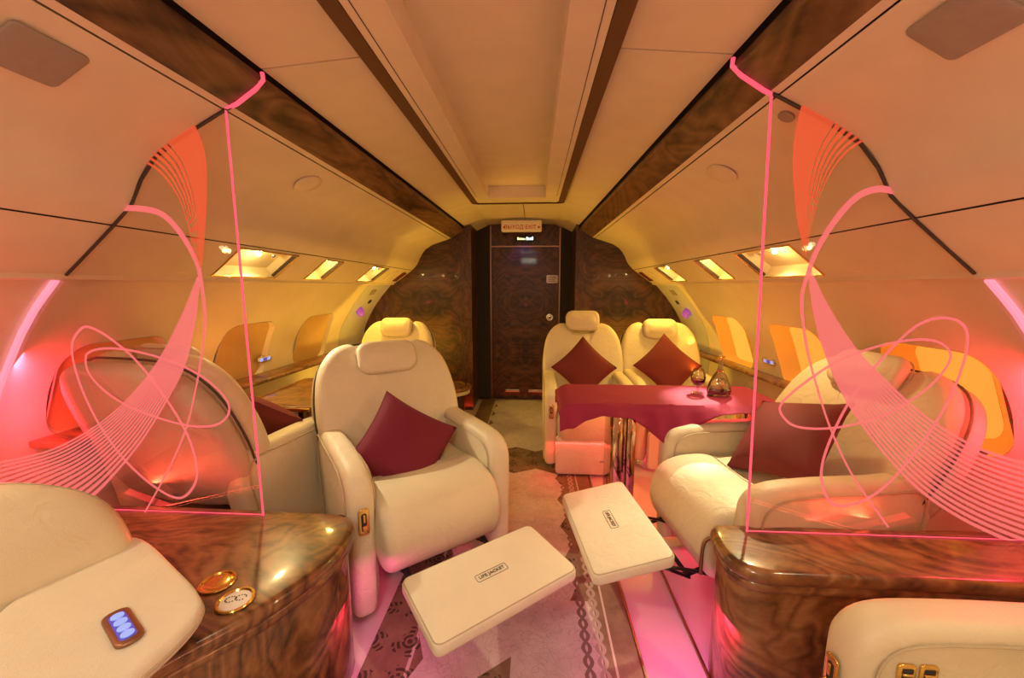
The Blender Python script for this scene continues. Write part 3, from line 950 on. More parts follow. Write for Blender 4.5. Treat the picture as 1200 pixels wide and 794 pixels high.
def seat(loc, rz, label, recl=20, legrest='out', hr=.49, group='cream leather cabin seats', arm_w=.085, latch_side=-1, lr_z=.33, lr_tilt=4,
         lr_fwd=.53, lr_x=0, scale=(1, 1, 1), half=.31, arm_len=.31, mat='leather'):
    t = empty('leather_cabin_seat', loc, R(rz))
    tag(t, label, 'seat', group)
    t.scale = scale
    a = R(recl)
    f = mapseat(.43, .17, a)
    # back
    o = obj('back_shell', slab(catmull([(x * 1.01, z) for x, z in BACK2], 4), -.13, -.052, .03, 0, .03, f=f), 'leather_shell', t)
    o = obj('backrest', slab(catmull(BACK, 4), -.045, .055, .042, .022, 0, f=f), mat, t)
    pipe = [f(x * .995, (z - .27) * .995 + .27, -.047) for x, z in catmull(BACK2, 3)]
    obj('seam', tube(pipe, .0045, True, 6), 'seam', o)
    hl = [f(x, z, .005) for x, z in rrect(.265, .165, .055, 4, 0, hr)]
    o = obj('headrest', slab(rrect(.265, .165, .055, 5, 0, hr), .048, .105, .027, .018, 0, f=lambda x, s, c: f(x, s, c, .9)), mat, t)
    obj('piping', tube([f(x, s, .052, .9) for x, s in rrect(.262, .162, .054, 4, 0, hr)], .003, True, 6), 'piping', o)
    # cushion, side profile extruded along X
    cw = half - arm_w - .004
    cp = [(.22, .36), (.22, .44), (.10, .470), (-.03, .475), (-.10, .478), (-.17, .492), (-.27, .486), (-.35, .445), (-.385, .35), (-.37, .255), (-.31, .215), (-.1, .27), (.1, .32)]
    fx = lambda y, z, x: Vector((x, y, z))
    obj('seat_cushion', slab(catmull(cp, 4), -cw, cw, .035, .012, .012, f=fx), mat, t)
    cr_ = [Vector((x, -.112 - .012 * (1 - (x / cw) ** 2), .4815 + .002)) for x in [cw * .93 * (q / 8 - 1) for q in range(17)]]
    obj('cushion_seam', tube(cr_, .003, n=6), 'piping', t)
    # arms
    L = arm_len
    ap = [(.30, .60), (.10, .612), (-.12, .612), (-L + .07, .600), (-L + .012, .555), (-L, .47), (-L + .004, .25), (-L + .012, .075), (-L + .04, .055), (-.12, .055), (.10, .10), (.24, .20), (.29, .40)]
    for s in (-1, 1):
        x0, x1 = s * (half - arm_w), s * half
        x0, x1 = min(x0, x1), max(x0, x1)
        o = obj('armrest', slab(catmull(ap, 4), x0, x1, .03, .006, .006, f=fx), mat, t)
        sp = catmull([(y * .86 - .005, z * .90 + .028) for y, z in ap], 4)
        for xx in (x0 - .0045, x1 + .0045):
            obj('piping', tube([Vector((xx, y, z)) for y, z in sp], .003, True, 6), 'piping', o)
        if latch_side in (s, 2): latch(t, ((x0 + x1) / 2, -L - .004, .435))
    # base frame
    obj('base_frame', box(-.15, .15, -.10, .17, .0085, .22, .02), 'steel', t)
    obj('swivel_plate', box(-.19, .19, -.17, .19, .22, .27, .01), 'black_metal', t)
    # leg rest
    th = .045
    if legrest == 'out':
        ca, sa = math.cos(R(lr_tilt)), math.sin(R(lr_tilt))
        g = lambda x, y, c: Vector((x + lr_x, -lr_fwd - y * ca - (c) * sa * 0, lr_z - y * sa + c))
    else:
        g = lambda x, y, c: Vector((x, -.325 - c - th + .0, .285 - y))
    o = obj('leg_rest', slab(rrect(.475, .265, .022, 4, 0, .135), -th, 0, .012, .003, 0, f=g, rn=3), 'leather_light', t)
    obj('leg_rest_board', slab(rrect(.40, .225, .012, 3, 0, .125), -th - .022, -th + .002, .004, f=g, rn=2, inner=2), 'leather_light', o)
    obj('piping', tube([g(x, y, -.004) for x, y in rrect(.466, .256, .02, 4, 0, .135)], .0022, True, 6), 'piping', o)
    if legrest == 'out':
        fr = bmesh.new()
        pl = [g(x, y, .0035) for x, y in rrect(.105, .028, .005, 3, 0, .135)]
        tube(pl, .0009, True, 4, bm=fr)
        mt = frame(g(0, .135, .0042), g(1, 0, 0) - g(0, 0, 0), g(0, 0, 0) - g(0, 1, 0))
        join(fr, text_bm('LIFE JACKET', .0165, mt, .0005))
        obj('life_jacket_label', fr, 'dark_text', o, smooth=False)
        bm = bmesh.new()
        for s in (-1, 1):
            p0 = Vector((s * .15, -.20, .275)); p1 = Vector((s * .15, -.40, .20)); p2 = g(s * .15, .06, -th - .02)
            tube([p0, p1], .011, n=6, bm=bm, flat=.5)
            tube([p1 + Vector((s * .012, 0, 0)), p2 + Vector((s * .012, 0, 0))], .011, n=6, bm=bm, flat=.5)
            tube([p0 + Vector((0, -.02, -.12)), p0.lerp(p2, .5) + Vector((0, 0, -.06)), p2 + Vector((0, -.08, 0))], .009, n=6, bm=bm, flat=.5)
        tube([Vector((-.16, -.40, .20)), Vector((.16, -.40, .20))], .009, n=6, bm=bm)
        obj('leg_rest_linkage', bm, 'black_metal', t)
    else:
        fr = bmesh.new()
        mt = frame(g(0, .17, .0045), Vector((1, 0, 0)), Vector((0, 0, 1)))
        join(fr, text_bm('LIFE JACKET', .0165, Matrix.Translation((.10, 0, 0)) @ mt, .0005))
        obj('life_jacket_label', fr, 'dark_text', o, smooth=False)
        obj('leg_rest_linkage', box(-.15, .15, -.33, -.15, .20, .27, .01), 'black_metal', t)
    # red courtesy light under the seat
    obj('under_seat_light', box(-.20, .20, -.205, -.195, .235, .25), 'led_red', t)
    return t


def red_under(loc, rz, e=9, sx=.5, sy=.5, z=.19, col=(1, .05, .09)):
    for k in range(1):
        l = bpy.data.lights.new('under_seat_led', 'AREA'); l.shape = 'RECTANGLE'; l.size = sx; l.size_y = sy; l.energy = e; l.color = col
        o = bpy.data.objects.new('under_seat_led', l); COL.objects.link(o)
        o.location = (loc[0], loc[1], z); o.rotation_euler = (0, 0, R(rz))


G_LEFT = 'cream leather cabin seats'
S = {}
S['s1'] = seat((-.44, 1.715, 0), 38, 'cream leather seat angled into the aisle with burgundy pillow and raised leg rest', hr=.475, latch_side=-1, scale=(1.12, 1.06, 1.02), lr_z=.325, recl=23, lr_x=.02, lr_fwd=.505)
S['s2'] = seat((-1.03, 2.98, 0), 0, 'cream leather seat by the left rear wall, half hidden behind the aisle seat', legrest='in', hr=.50)
S['s3'] = seat((-1.265, 1.71, 0), 170, 'cream seat seen from behind through the left glass divider', legrest='in', recl=18, latch_side=0, scale=(1.14, 1.05, 1.05))
S['s4'] = seat((.52, 2.88, 0), 0, 'rear right cream aisle seat with raised headrest behind the magenta table', legrest='in', hr=.575)
S['s5'] = seat((1.155, 2.98, 0), 0, 'rear right cream window seat behind the decanter', legrest='in', hr=.50)
S['s6'] = seat((1.115, 1.595, 0), -82, 'cream seat facing the aisle behind the right glass divider, leg rest raised', recl=30, lr_z=.385, lr_tilt=12, lr_fwd=.51, lr_x=.045, hr=.50, latch_side=0, scale=(1.08, 1.08, 1.03))
S['s8'] = seat((1.115, .545, 0), -90, 'cream seat arm with two gold buttons at the bottom right corner', legrest='in', arm_w=.10, latch_side=-1, recl=15, scale=(1, 1, .965))
# the two gold sockets on the inner side of its arm
for i, y in enumerate((-.215, -.172)):
    f = lambda a, b2, c, y=y: Vector((-.209 + c, y + a, .508 + b2))
    p = obj('socket_plate', slab(rrect(.036, .042, .007, 4), -.002, .006, .002, f=f, rn=2, inner=2), 'gold', S['s8'])
    obj('socket_button', slab(rrect(.022, .026, .003, 3), .004, .0072, .001, f=f, rn=2, inner=2), 'dark', p)
    obj('socket_bar', slab(rrect(.022, .006, .002, 3), .006, .010, .001, f=f, rn=2, inner=2), 'gold', p)

# bronze guard rail beside its cushion
inv6 = (Matrix.Translation(S['s6'].location) @ Matrix.Rotation(S['s6'].rotation_euler.z, 4, 'Z') @ Matrix.Diagonal((*S['s6'].scale, 1))).inverted()
rl = [inv6 @ atY(u, v, 1.30) for u, v in ((850, 628), (838, 629), (828, 632), (824, 640), (822, 655), (821, 672))]
obj('guard_rail', tube(catmull([tuple(p) for p in rl], 4, False), .006, n=8), 'copper', S['s6'])

# foreground club seat with a wide arm pad
t = empty('club_seat', (-1.087, .487, 0), R(62))
tag(t, 'cream club seat at the bottom left with wide arm pad beside the walnut console', 'seat')
c62, s62 = math.cos(R(62)), math.sin(R(62))
def inv62(x, y):
    dx, dy = x + 1.087, y - .487
    return (dx * c62 + dy * s62, -dx * s62 + dy * c62)
pad = [inv62(*p) for p in ((-.60, .50), (-.572, .60), (-.573, .70), (-.615, .755), (-.75, .835), (-.93, .93), (-1.00, .92), (-1.03, .84), (-1.0, .70), (-.93, .58), (-.80, .48), (-.68, .44))]
pad_s = catmull(pad, 5)
o = obj('arm_pad', slab(pad_s, .555, .60, .014, .004, 0), 'leather_light', t)
pcx = sum(p[0] for p in pad_s) / len(pad_s); pcy = sum(p[1] for p in pad_s) / len(pad_s)
obj('piping', tube([Vector((pcx + (x - pcx) * 1.0, pcy + (y - pcy) * 1.0, .575)) for x, y in pad_s], .0035, True, 6), 'piping', o)
obj('arm_side', slab(catmull([inv62(*p) for p in ((-.80, .46), (-.83, .62), (-.97, .76), (-1.1, .84), (-1.05, .68), (-.95, .50))], 4), .05, .56, .02), 'leather', t)
fb = mapseat(.455, .115, R(12))
bo = catmull([(0, 0), (.30, 0), (.43, .03), (.445, .14), (.40, .27), (.28, .36), (.12, .40), (0, .405), (-.12, .40), (-.28, .36), (-.40, .27), (-.445, .14), (-.43, .03), (-.30, 0)], 5)
o = obj('backrest', slab(bo, -.10, .09, .06, .02, .02, f=lambda x, s, c: fb(x, s, c, .12)), 'leather', t)
obj('piping', tube([fb(x, s, .03, .12) for x, s in [(x * 1.0, s) for x, s in bo]], .003, True, 6), 'piping', o)
obj('seat_cushion', slab(rrect(.50, .50, .06, 5, -.12, -.12), .30, .47, .04, .02), 'leather', t)
obj('armrest', slab(rrect(.11, .60, .05, 5, -.42, -.03), .05, .59, .03), 'leather', t)
obj('base_frame', box(-.32, .08, -.30, .08, .0, .30, .02), 'black_metal', t)
# seat controls, lit blue
def on_z(u, v, z):
    q = CR * ((u - 600) / F) - CU * ((v - 397) / F) + CF
    return CO + q * ((z - CAMZ) / q.z)
e0, e1 = on_z(131, 714, .604), on_z(158, 759, .604)
cpx, cpy = inv62((e0.x + e1.x) / 2, (e0.y + e1.y) / 2)
ax = Vector(inv62(e1.x, e1.y)) - Vector(inv62(e0.x, e0.y)); CLEN = ax.length; ax.normalize()
def ctl(a, b2, c):
    return Vector((cpx + a * ax.x - b2 * ax.y, cpy + a * ax.y + b2 * ax.x, .6055 + c))
p = obj('control_plate', slab(rrect(.125, .044, .018, 5), -.004, .004, .002, f=ctl, rn=2, inner=2), 'copper', t)
p2 = obj('control_recess', slab(rrect(.098, .026, .008, 4), .002, .0048, .001, f=ctl, rn=2, inner=2), 'lit_blue', p)
for i in range(4):
    obj('control_button', slab(ellipse(.019, .021, 16, -.035 + .0235 * i, 0), .003, .0085, .002, f=ctl, rn=2, inner=2), 'lit_blue_white', p)

# pillows
def pillow(name, mat4, size, th, mat, label, seed=0):
    rnd = random.Random(seed)
    bm = bmesh.new(); n = 18; h = size / 2
    G = {}
    for sgn in (1, -1):
        for i in range(n + 1):
            for j in range(n + 1):
                u, v = -1 + 2 * i / n, -1 + 2 * j / n
                edge = max(abs(u), abs(v)) > .999
                if edge and sgn < 0: G[(sgn, i, j)] = G[(1, i, j)]; continue
                x = h * u * (1 - .09 * (1 - v * v)); y = h * v * (1 - .09 * (1 - u * u))
                z = th / 2 * ((1 - u * u) * (1 - v * v)) ** .42
                z *= 1 + .06 * math.sin(3 * u + seed) * math.cos(4 * v + seed)
                G[(sgn, i, j)] = bm.verts.new((x, y, sgn * z))
    for sgn in (1, -1):
        for i in range(n):
            for j in range(n):
                bm.faces.new([G[(sgn, a, b2)] for a, b2 in ((i, j), (i + 1, j), (i + 1, j + 1), (i, j + 1))])
    o = obj(name, bm, mat); o.matrix_world = mat4
    tag(o, label, 'pillow', 'square red pillows')
    ed = [(-1 + 2 * i / 10, -1) for i in range(10)] + [(1, -1 + 2 * i / 10) for i in range(10)] + [(1 - 2 * i / 10, 1) for i in range(10)] + [(-1, 1 - 2 * i / 10) for i in range(10)]
    e = [(h * u * (1 - .09 * (1 - v * v)), h * v * (1 - .09 * (1 - u * u)), 0) for u, v in ed]
    obj('pillow_seam', tube(e, .0025, True, 5), mat, o)
    return o
def seat_mat(k, local, tilt, spin, yaw=0):
    s = S[k]
    m = Matrix.Translation(s.location) @ Matrix.Rotation(s.rotation_euler.z, 4, 'Z')
    return m @ Matrix.Translation(local) @ Matrix.Rotation(R(yaw), 4, 'Z') @ Matrix.Rotation(R(90 - tilt), 4, 'X') @ Matrix.Rotation(R(spin), 4, 'Z')
pillow('throw_pillow', seat_mat('s1', (-.045, -.055, .575), 36, 50, 0), .375, .14, 'pillow', 'burgundy pillow standing on its corner on the angled aisle seat', 1)
pillow('throw_pillow', seat_mat('s4', (-.02, -.02, .68), 26, 45, 0), .34, .12, 'pillow_red', 'wine red pillow on the rear right aisle seat', 2)
pillow('throw_pillow', seat_mat('s5', (-.02, -.02, .68), 26, 45, 0), .36, .12, 'pillow_red', 'wine red pillow on the rear right window seat behind the decanter', 3)
pillow('throw_pillow', seat_mat('s6', (.0, .05, .66), 44, 20, 0), .38, .14, 'pillow_red', 'red pillow on the seat behind the right glass divider', 4)
pillow('throw_pillow', seat_mat('s3', (-.08, -.09, .62), 35, 35, 0), .32, .12, 'pillow_red', 'red pillow corner showing beside the seat behind the left glass divider', 5)

# ------------------------------------------------------------------ consoles
ZT = .50
def console(name, edge, label, mat='burl'):
    """edge: outline (x,y). stepped walnut moulding over a set-back body"""
    t = empty(name, (sum(p[0] for p in edge) / len(edge), sum(p[1] for p in edge) / len(edge), 0))
    tag(t, label, 'cabinet')
    inv = Matrix.Translation(-t.location)
    def sl(ins, z0, z1, r, nm_, m_):
        xs = [p[0] for p in edge]; ys = [p[1] for p in edge]
        cx, cy = (min(xs) + max(xs)) / 2, (min(ys) + max(ys)) / 2; W, H = (max(xs) - min(xs)) / 2, (max(ys) - min(ys)) / 2
        e = [(cx + (x - cx) * (W - ins) / W, cy + (y - cy) * (H - ins) / H) for x, y in edge]
        lim = 1.47 if nm_ == 'body' else 1.6 if nm_ == 'moulding' else 1.7
        e = [(max(-lim, min(lim, x)), y) for x, y in e]
        bm = slab(e, z0, z1, r, rn=5, inner=3); bm.transform(inv)
        return obj(nm_, bm, m_, t)
    sl(0, ZT - .045, ZT, .020, 'worktop', mat)
    sl(.010, ZT - .075, ZT - .042, .014, 'moulding', mat)
    sl(.020, .0, ZT - .07, .004, 'body', mat)
    return t
# left: curved wedge next to the club seat
le = [(-1.48, 1.235), (-.62, 1.235), (-.52, 1.225), (-.462, 1.18), (-.440, 1.10), (-.450, .99), (-.505, .86), (-.555, .785), (-.61, .72), (-.665, .645), (-.72, .60), (-.76, .66), (-.81, .76), (-.94, .93), (-1.10, 1.02), (-1.30, 1.07), (-1.48, 1.09)]
lo = console('walnut_console', catmull(le, 4), 'curved walnut burl console under the left glass divider')
le_p = lo.location
bm = lathe([(0, 0), (.012, 0), (.014, .008), (.009, .016), (.012, .022), (.010, .03), (0, .032)], 18)
bm.transform(Matrix.Translation(Vector((-.505, .80, .285)) - le_p) @ Matrix.Rotation(R(60), 4, 'Z') @ Matrix.Rotation(R(90), 4, 'X'))
obj('knob', bm, 'gold', lo)
# right: straight bar
re_ = [(1.66, 1.015), (1.66, 1.24), (1.2, 1.245), (.78, 1.245), (.725, 1.235), (.703, 1.20), (.695, 1.13), (.70, 1.075), (.725, 1.035), (.775, 1.015), (.83, 1.012), (1.2, 1.012)]
ro = console('walnut_console', catmull(re_, 3), 'straight walnut burl console with rounded end under the right glass divider')

# cup holders
for i, (u, v) in enumerate(((255, 683), (276, 704))):
    q = CR * ((u - 600) / F) - CU * ((v - 397) / F) + CF
    p = CO + q * ((ZT - CAMZ) / q.z)
    t = empty('cup_holder', (p.x, p.y, ZT), R(20))
    tag(t, ('closed round gold cup holder lid on the left console' if i == 0 else 'open gold cup holder with white perforated insert on the left console'), 'cup holder', 'gold cup holders')
    obj('rim', lathe([(.034, .001), (.041, .001), (.043, .003), (.041, .006), (.037, .006), (.034, .002)], 36), 'gold', t)
    if i == 0:
        obj('lid', lathe([(0, .005), (.022, .005), (.030, .0035), (.034, .002)], 36), 'gold', t)
    else:
        ins = obj('insert', lathe([(0, .0025), (.030, .0025), (.034, .002)], 36), M['white_plastic'], t)
        bm = bmesh.new()
        for k in range(2):
            for a in range(11):
                an = R(a * 30); cx = -.012 + .022 * k
                bmesh.ops.create_circle(bm, cap_ends=True, radius=.0021, segments=8, matrix=Matrix.Translation((cx + .012 * math.cos(an), .006 + .009 * math.sin(an), .0031)))
        obj('perforation', bm, 'dark', ins, smooth=False)

# ------------------------------------------------------------------ glass dividers
YG = 1.20
def gpt(u, v, off=0):
    p = atY(u, v, YG); return Vector((p.x, YG + off, p.z))
def ribbon(pts, widths, bm, z=-.0065, t=.0012):
    """flat engraved line on the front face of the pane; pts are (x,z)"""
    k = len(pts)
    Lv, Rv = [], []
    for i in range(k):
        a, b2 = Vector(pts[max(i - 1, 0)]), Vector(pts[min(i + 1, k - 1)])
        dd = (b2 - a).normalized(); nn = Vector((-dd.y, dd.x)); w = widths[i] if isinstance(widths, list) else widths
        p = Vector(pts[i]); Lv.append(p + nn * w / 2); Rv.append(p - nn * w / 2)
    va = [[bm.verts.new((q.x, YG + z - s, q.y)) for q in lst] for s in (0,) for lst in (Lv, Rv)]
    for i in range(k - 1): bm.faces.new((va[0][i], va[0][i + 1], va[1][i + 1], va[1][i]))
    return bm
def pw(L): return [(gpt(u, v).x, gpt(u, v).z) for u, v in L]
ART = {
 -1: dict(
   c1=[(139, 244), (169, 245), (193, 252), (214, 274), (232, 306), (238, 332), (242, 373), (238, 417), (230, 461), (220, 501), (201, 546), (169, 604)],
   ua=[(163, 187), (189, 202), (210, 230), (222, 262), (230, 298), (237, 314)], ub=[(228, 141), (242, 177), (245, 218), (244, 250), (242, 280), (238.5, 314)],
   la=[(233, 324), (213, 373), (185, 425), (149, 469), (109, 501), (60, 526), (0, 540), (-40, 545)],
   lb=[(237, 324), (232, 373), (220, 425), (201, 465), (173, 513), (141, 554), (112, 584), (60, 622), (-20, 660)],
   l1=[(99, 384), (87, 405), (95, 445), (117, 493), (149, 538), (185, 570), (213, 582), (230, 566), (232, 542), (220, 505), (193, 461), (161, 421), (133, 397), (113, 385)],
   l2=[(103, 421), (107, 437), (125, 457), (153, 475), (189, 489), (226, 498), (254, 497), (269, 485), (268, 469), (250, 449), (222, 431), (185, 417), (149, 409), (121, 408), (106, 413)]),
 1: dict(
   c1=[(1052, 226), (1026, 222), (1001, 232), (977, 258), (957, 290), (946, 318), (938, 351), (943, 403), (956, 454), (973, 505), (998, 557), (1039, 616)],
   ua=[(1020, 161), (993, 177), (973, 201), (959, 230), (950, 262), (943, 300)], ub=[(939, 117), (929, 161), (927, 201), (931, 250), (937, 282), (941.5, 300)],
   la=[(947, 313), (968, 356), (998, 403), (1033, 441), (1080, 484), (1131, 516), (1174, 533), (1230, 547), (1320, 562)],
   lb=[(944, 313), (953, 377), (973, 437), (998, 484), (1028, 527), (1067, 570), (1110, 602), (1160, 628), (1230, 656), (1330, 690)],
   l1=[(1101, 372), (1122, 377), (1131, 394), (1125, 428), (1105, 475), (1071, 527), (1033, 570), (998, 589), (973, 588), (961, 561), (966, 527), (990, 475), (1024, 428), (1058, 392), (1080, 377)],
   l2=[(1110, 411), (1107, 428), (1084, 454), (1045, 480), (1003, 495), (964, 501), (930, 498), (914, 484), (915, 471), (938, 450), (977, 424), (1020, 407), (1063, 398), (1093, 399)]),
}
for sd in (-1, 1):
    nm = SIDE[sd]
    xi = -.79 if sd < 0 else .815
    xt = -.79 if sd < 0 else .778
    g = empty('glass_divider', (sd * 1.15, YG, ZT))
    tag(g, '%s engraved glass divider panel glowing with red light' % nm, 'glass panel', 'engraved glass dividers')
    inv = Matrix.Translation(-g.location)
    # outline following bins, service panel and wall
    kp = [tuple(prof(k, YG, sd)) for k in ['b1', 'q5', 'q4', 'q3', 'q2', 'q1', 'p1', 's2']]
    wl = [wall_pt(z, YG, sd) for z in (1.28, 1.24, 1.2, 1.12, 1.02, .92, .82, .72, .62, .52)]
    outl = [(xi, ZT + .001)] + [(xt, 1.795)] + [(p[0], p[2] - .004) for p in kp] + [(p.x - sd * .003, p.z) for p in wl] + [(wl[-1].x - sd * .02, ZT + .001)]
    # keep order monotone, close polygon
    bm = poly_prism(outl, -.006, .006, f=lambda a, b2, c: Vector((a, YG + c, b2)))
    bm.transform(inv)
    pane = obj('pane', bm, 'glass', g, smooth=False)
    # glowing edges: front vertical edge, sill edge, wall edge
    bm = bmesh.new()
    tube([(xi, YG, ZT), (xt, YG, 1.80)], .0042, n=4, bm=bm)
    bm.transform(inv); obj('lit_edge', bm, 'led_red', g)
    bm = bmesh.new()
    tube([(xi, YG, ZT + .003), (sd * 1.655, YG, ZT + .003)], .0022, n=4, bm=bm)
    bm.transform(inv); obj('sill_light', bm, 'led_red', g)
    bm = bmesh.new()
    a, b2 = prof('b1', YG, sd), prof('b2', YG, sd)
    q0 = Vector((xt, YG, 1.80)); q2 = b2 + Vector((0, 0, -.008)); q1 = a + Vector((0, 0, -.008))
    tube([q0, q1.lerp(q2, .2), q1.lerp(q2, .85), b2 + Vector((-sd * .012, 0, .008)), b2 + Vector((-sd * .010, 0, .028))], .006, n=6, bm=bm)
    bm.transform(inv); obj('beam_light', bm, 'led_red', g)
    bm = bmesh.new()
    tube([p + Vector((-sd * .012, 0, 0)) for p in wl[:7]], .011, n=6, bm=bm, flat=.8)
    bm.transform(inv); obj('wall_edge_light', bm, 'led_white', g)
    bm = bmesh.new()
    tube([Vector((p[0] - sd * .002, YG, p[2] - .003)) for p in kp], .0045, n=6, bm=bm)
    bm.transform(inv); obj('edge_channel', bm, 'seam', g)
    # engraving
    A = ART[sd]
    bm = bmesh.new()
    c1 = catmull(pw(A['c1']), 8, False); k = len(c1)
    wd = [(.018 if i < k * .25 else .018 - (.018 - .006) * min(1, (i - k * .25) / (k * .45))) for i in range(k)]
    ribbon(c1, wd, bm)
    for nm2, w_ in (('l1', .0085), ('l2', .0075)):
        L_ = catmull(pw(A[nm2]), 8, True); L_.append(L_[0]); L_.append(L_[1])
        ribbon(L_, w_, bm, -.0068)
    bm.transform(inv); obj('engraved_loop', bm, 'etch', g, smooth=False)
    # lower fan: solid blade then fifteen stripes
    la, lb = catmull(pw(A['la']), 8, False), catmull(pw(A['lb']), 8, False)
    bm = bmesh.new(); k = len(la); ns = 15
    def lerp2(p, q, t): return (p[0] + (q[0] - p[0]) * t, p[1] + (q[1] - p[1]) * t)
    def quad(pts, y): bm.faces.new([bm.verts.new((x, YG + y, z)) for x, z in pts])
    k0 = int(k * .36)
    for i in range(k - 1):
        for j in range(ns):
            t0 = j / ns
            fill = 1.0 if i < k0 else max(.60, 1 - (i - k0) / 10 * .40)
            t1 = t0 + fill / ns
            fill2 = 1.0 if i + 1 < k0 else max(.60, 1 - (i + 1 - k0) / 10 * .40)
            t2 = t0 + fill2 / ns
            P = [lerp2(la[i], lb[i], t0), lerp2(la[i], lb[i], t1), lerp2(la[i + 1], lb[i + 1], t2), lerp2(la[i + 1], lb[i + 1], t0)]
            if max(p[1] for p in P) < ZT + .006: continue
            P = [(p[0], max(p[1], ZT + .004)) for p in P]
            if max(abs(p[0]) for p in P) > abs(wall_pt(max(.05, min(1.25, P[0][1])), YG, sd).x) - .004: continue
            quad(P, -.0072)
    bm.transform(inv); obj('engraved_sweep', bm, 'etch_fan', g, smooth=False)
    ua, ub = catmull(pw(A['ua']), 8, False), catmull(pw(A['ub']), 8, False)
    bm = bmesh.new(); k = len(ua)
    for i in range(k - 1):
        for (t0, t1) in ((0, .045), (.10, .15), (.20, .26), (.30, .37), (.40, .48), (.50, .60), (.60, 1)):
            quad([lerp2(ua[i], ub[i], t0), lerp2(ua[i], ub[i], t1), lerp2(ua[i + 1], ub[i + 1], t1), lerp2(ua[i + 1], ub[i + 1], t0)], -.0072)
    bm.transform(inv); obj('engraved_feather', bm, 'etch_soft', g, smooth=False)

# ------------------------------------------------------------------ side ledges, tables
for sd in (-1, 1):
    nm = SIDE[sd]
    # ledge along the wall
    def ledge_mesh(y0, y1, w):
        bm = bmesh.new(); rows = []
        for i in range(9):
            y = y0 + (y1 - y0) * i / 8
            xo = wall_pt(.69, y, sd).x - sd * .003; xi_ = xo - sd * w
            rows.append([bm.verts.new(v) for v in ((xo, y, .675), (xi_ + sd * .006, y, .675), (xi_, y, .683), (xi_, y, .694), (xi_ + sd * .006, y, .70), (xo, y, .70))])
        for r0, r1 in zip(rows, rows[1:]):
            for j in range(6): bm.faces.new((r0[j], r0[(j + 1) % 6], r1[(j + 1) % 6], r1[j]))
        bm.faces.new(rows[0]); bm.faces.new(rows[-1])
        return bm
    o = obj('side_ledge', ledge_mesh(1.30 if sd < 0 else 1.62, 3.85, .16 if sd < 0 else .10), 'burl')
    o['label'] = 'long walnut side ledge along the %s cabin wall' % nm; o['category'] = 'shelf'; o['group'] = 'walnut side ledges'
    # blue switch panels
    for i, (y, z) in enumerate(((2.50, .79), ) if sd < 0 else ((2.62, .785), )):
        f = lambda a, b2, c, y=y, z=z: wall_pt(z + b2, y + a, sd, -c)
        t = obj('switch_panel', slab(rrect(.13, .045, .02, 5), 0, .008, .003, f=f, rn=2, inner=2), 'steel')
        tag(t, 'oval switch panel lit blue on the %s wall above the ledge' % nm, 'switch', 'blue lit switch panels')
        for k in range(3):
            obj('lit_button', slab(rrect(.026, .022, .006, 3, -.034 + .034 * k, 0), .006, .0105, .001, f=f, rn=2, inner=2), 'lit_blue_white' if k != 1 else 'lit_blue', t)
# left fold-out table
t = empty('side_table', (-1.16, 2.0, 0))
tag(t, 'walnut fold-out table with gold edge between the left seats', 'table')
o = obj('tabletop', slab([(x + 1.16, y - 2.0) for x, y in ((-1.345, 1.80), (-.955, 1.80), (-.955, 1.95), (-1.02, 2.40), (-1.325, 2.40))][::1], .662, .688, .006, rn=2, inner=2), 'burl', t)
obj('gold_edge', box(-.195, .20, -.208, -.198, .668, .684, .002), 'gold', t)
obj('hinge_strip', box(-.17, -.162, -.19, .38, .688, .691), 'gold', t)
obj('leg', box(.02, .05, -.02, .10, .008, .663, .004), 'burl', t)
obj('wall_bracket', box(-.26, -.18, -.19, .38, .40, .66, .004), 'burl', t)
# low cabinet by the bulkhead
t = empty('low_side_table', (-.66, 3.62, 0))
tag(t, 'low oval side table with gold ring at the foot of the left walnut bulkhead', 'table')
obj('tabletop', slab(ellipse(.40, .36, 36), .30, .335, .012, rn=3, inner=2), 'burl', t)
obj('inlay_ring', tube([(.15 * math.cos(2 * PI * i / 36), .13 * math.sin(2 * PI * i / 36), .336) for i in range(36)], .010, True, 6, flat=.4), 'gold', t)
obj('apron', slab(ellipse(.37, .33, 36), .26, .30, .008, rn=2, inner=2), 'leather', t)
obj('body', slab(ellipse(.26, .24, 28), .008, .262, .006, rn=2, inner=2), 'burl_dark', t)

# right dining table: top, pedestal
t = empty('dining_table', (.86, 2.0, 0))
tag(t, 'table on bronze mirror pedestal under the magenta cloth', 'table')
TX0, TX1, TY0, TY1, TZ = .30, 1.29, 1.87, 2.22, .705
obj('tabletop', box(TX0 - .86, TX1 - .86, TY0 - 2, TY1 - 2, TZ - .03, TZ, .008), 'burl', t)
for i, (x0, x1) in enumerate(((.525, .575), (.60, .645))):
    obj('pedestal_plate', box(x0 - .86, x1 - .86, -.11 + .02 * i, .11, .012, TZ - .03, .006), 'chrome', t)
obj('pedestal_column', box(-.275, -.255, -.06, .06, .012, TZ - .03), 'chrome', t)
obj('led_strip', box(-.45, .35, -.008, .008, TZ - .038, TZ - .031), 'led_red', t)
obj('pedestal_foot', box(-.37, -.17, -.14, .14, .008, .016, .003), 'chrome', t)
obj('far_pedestal', box(.36, .40, -.02, .14, .008, TZ - .03, .006), 'chrome', t)
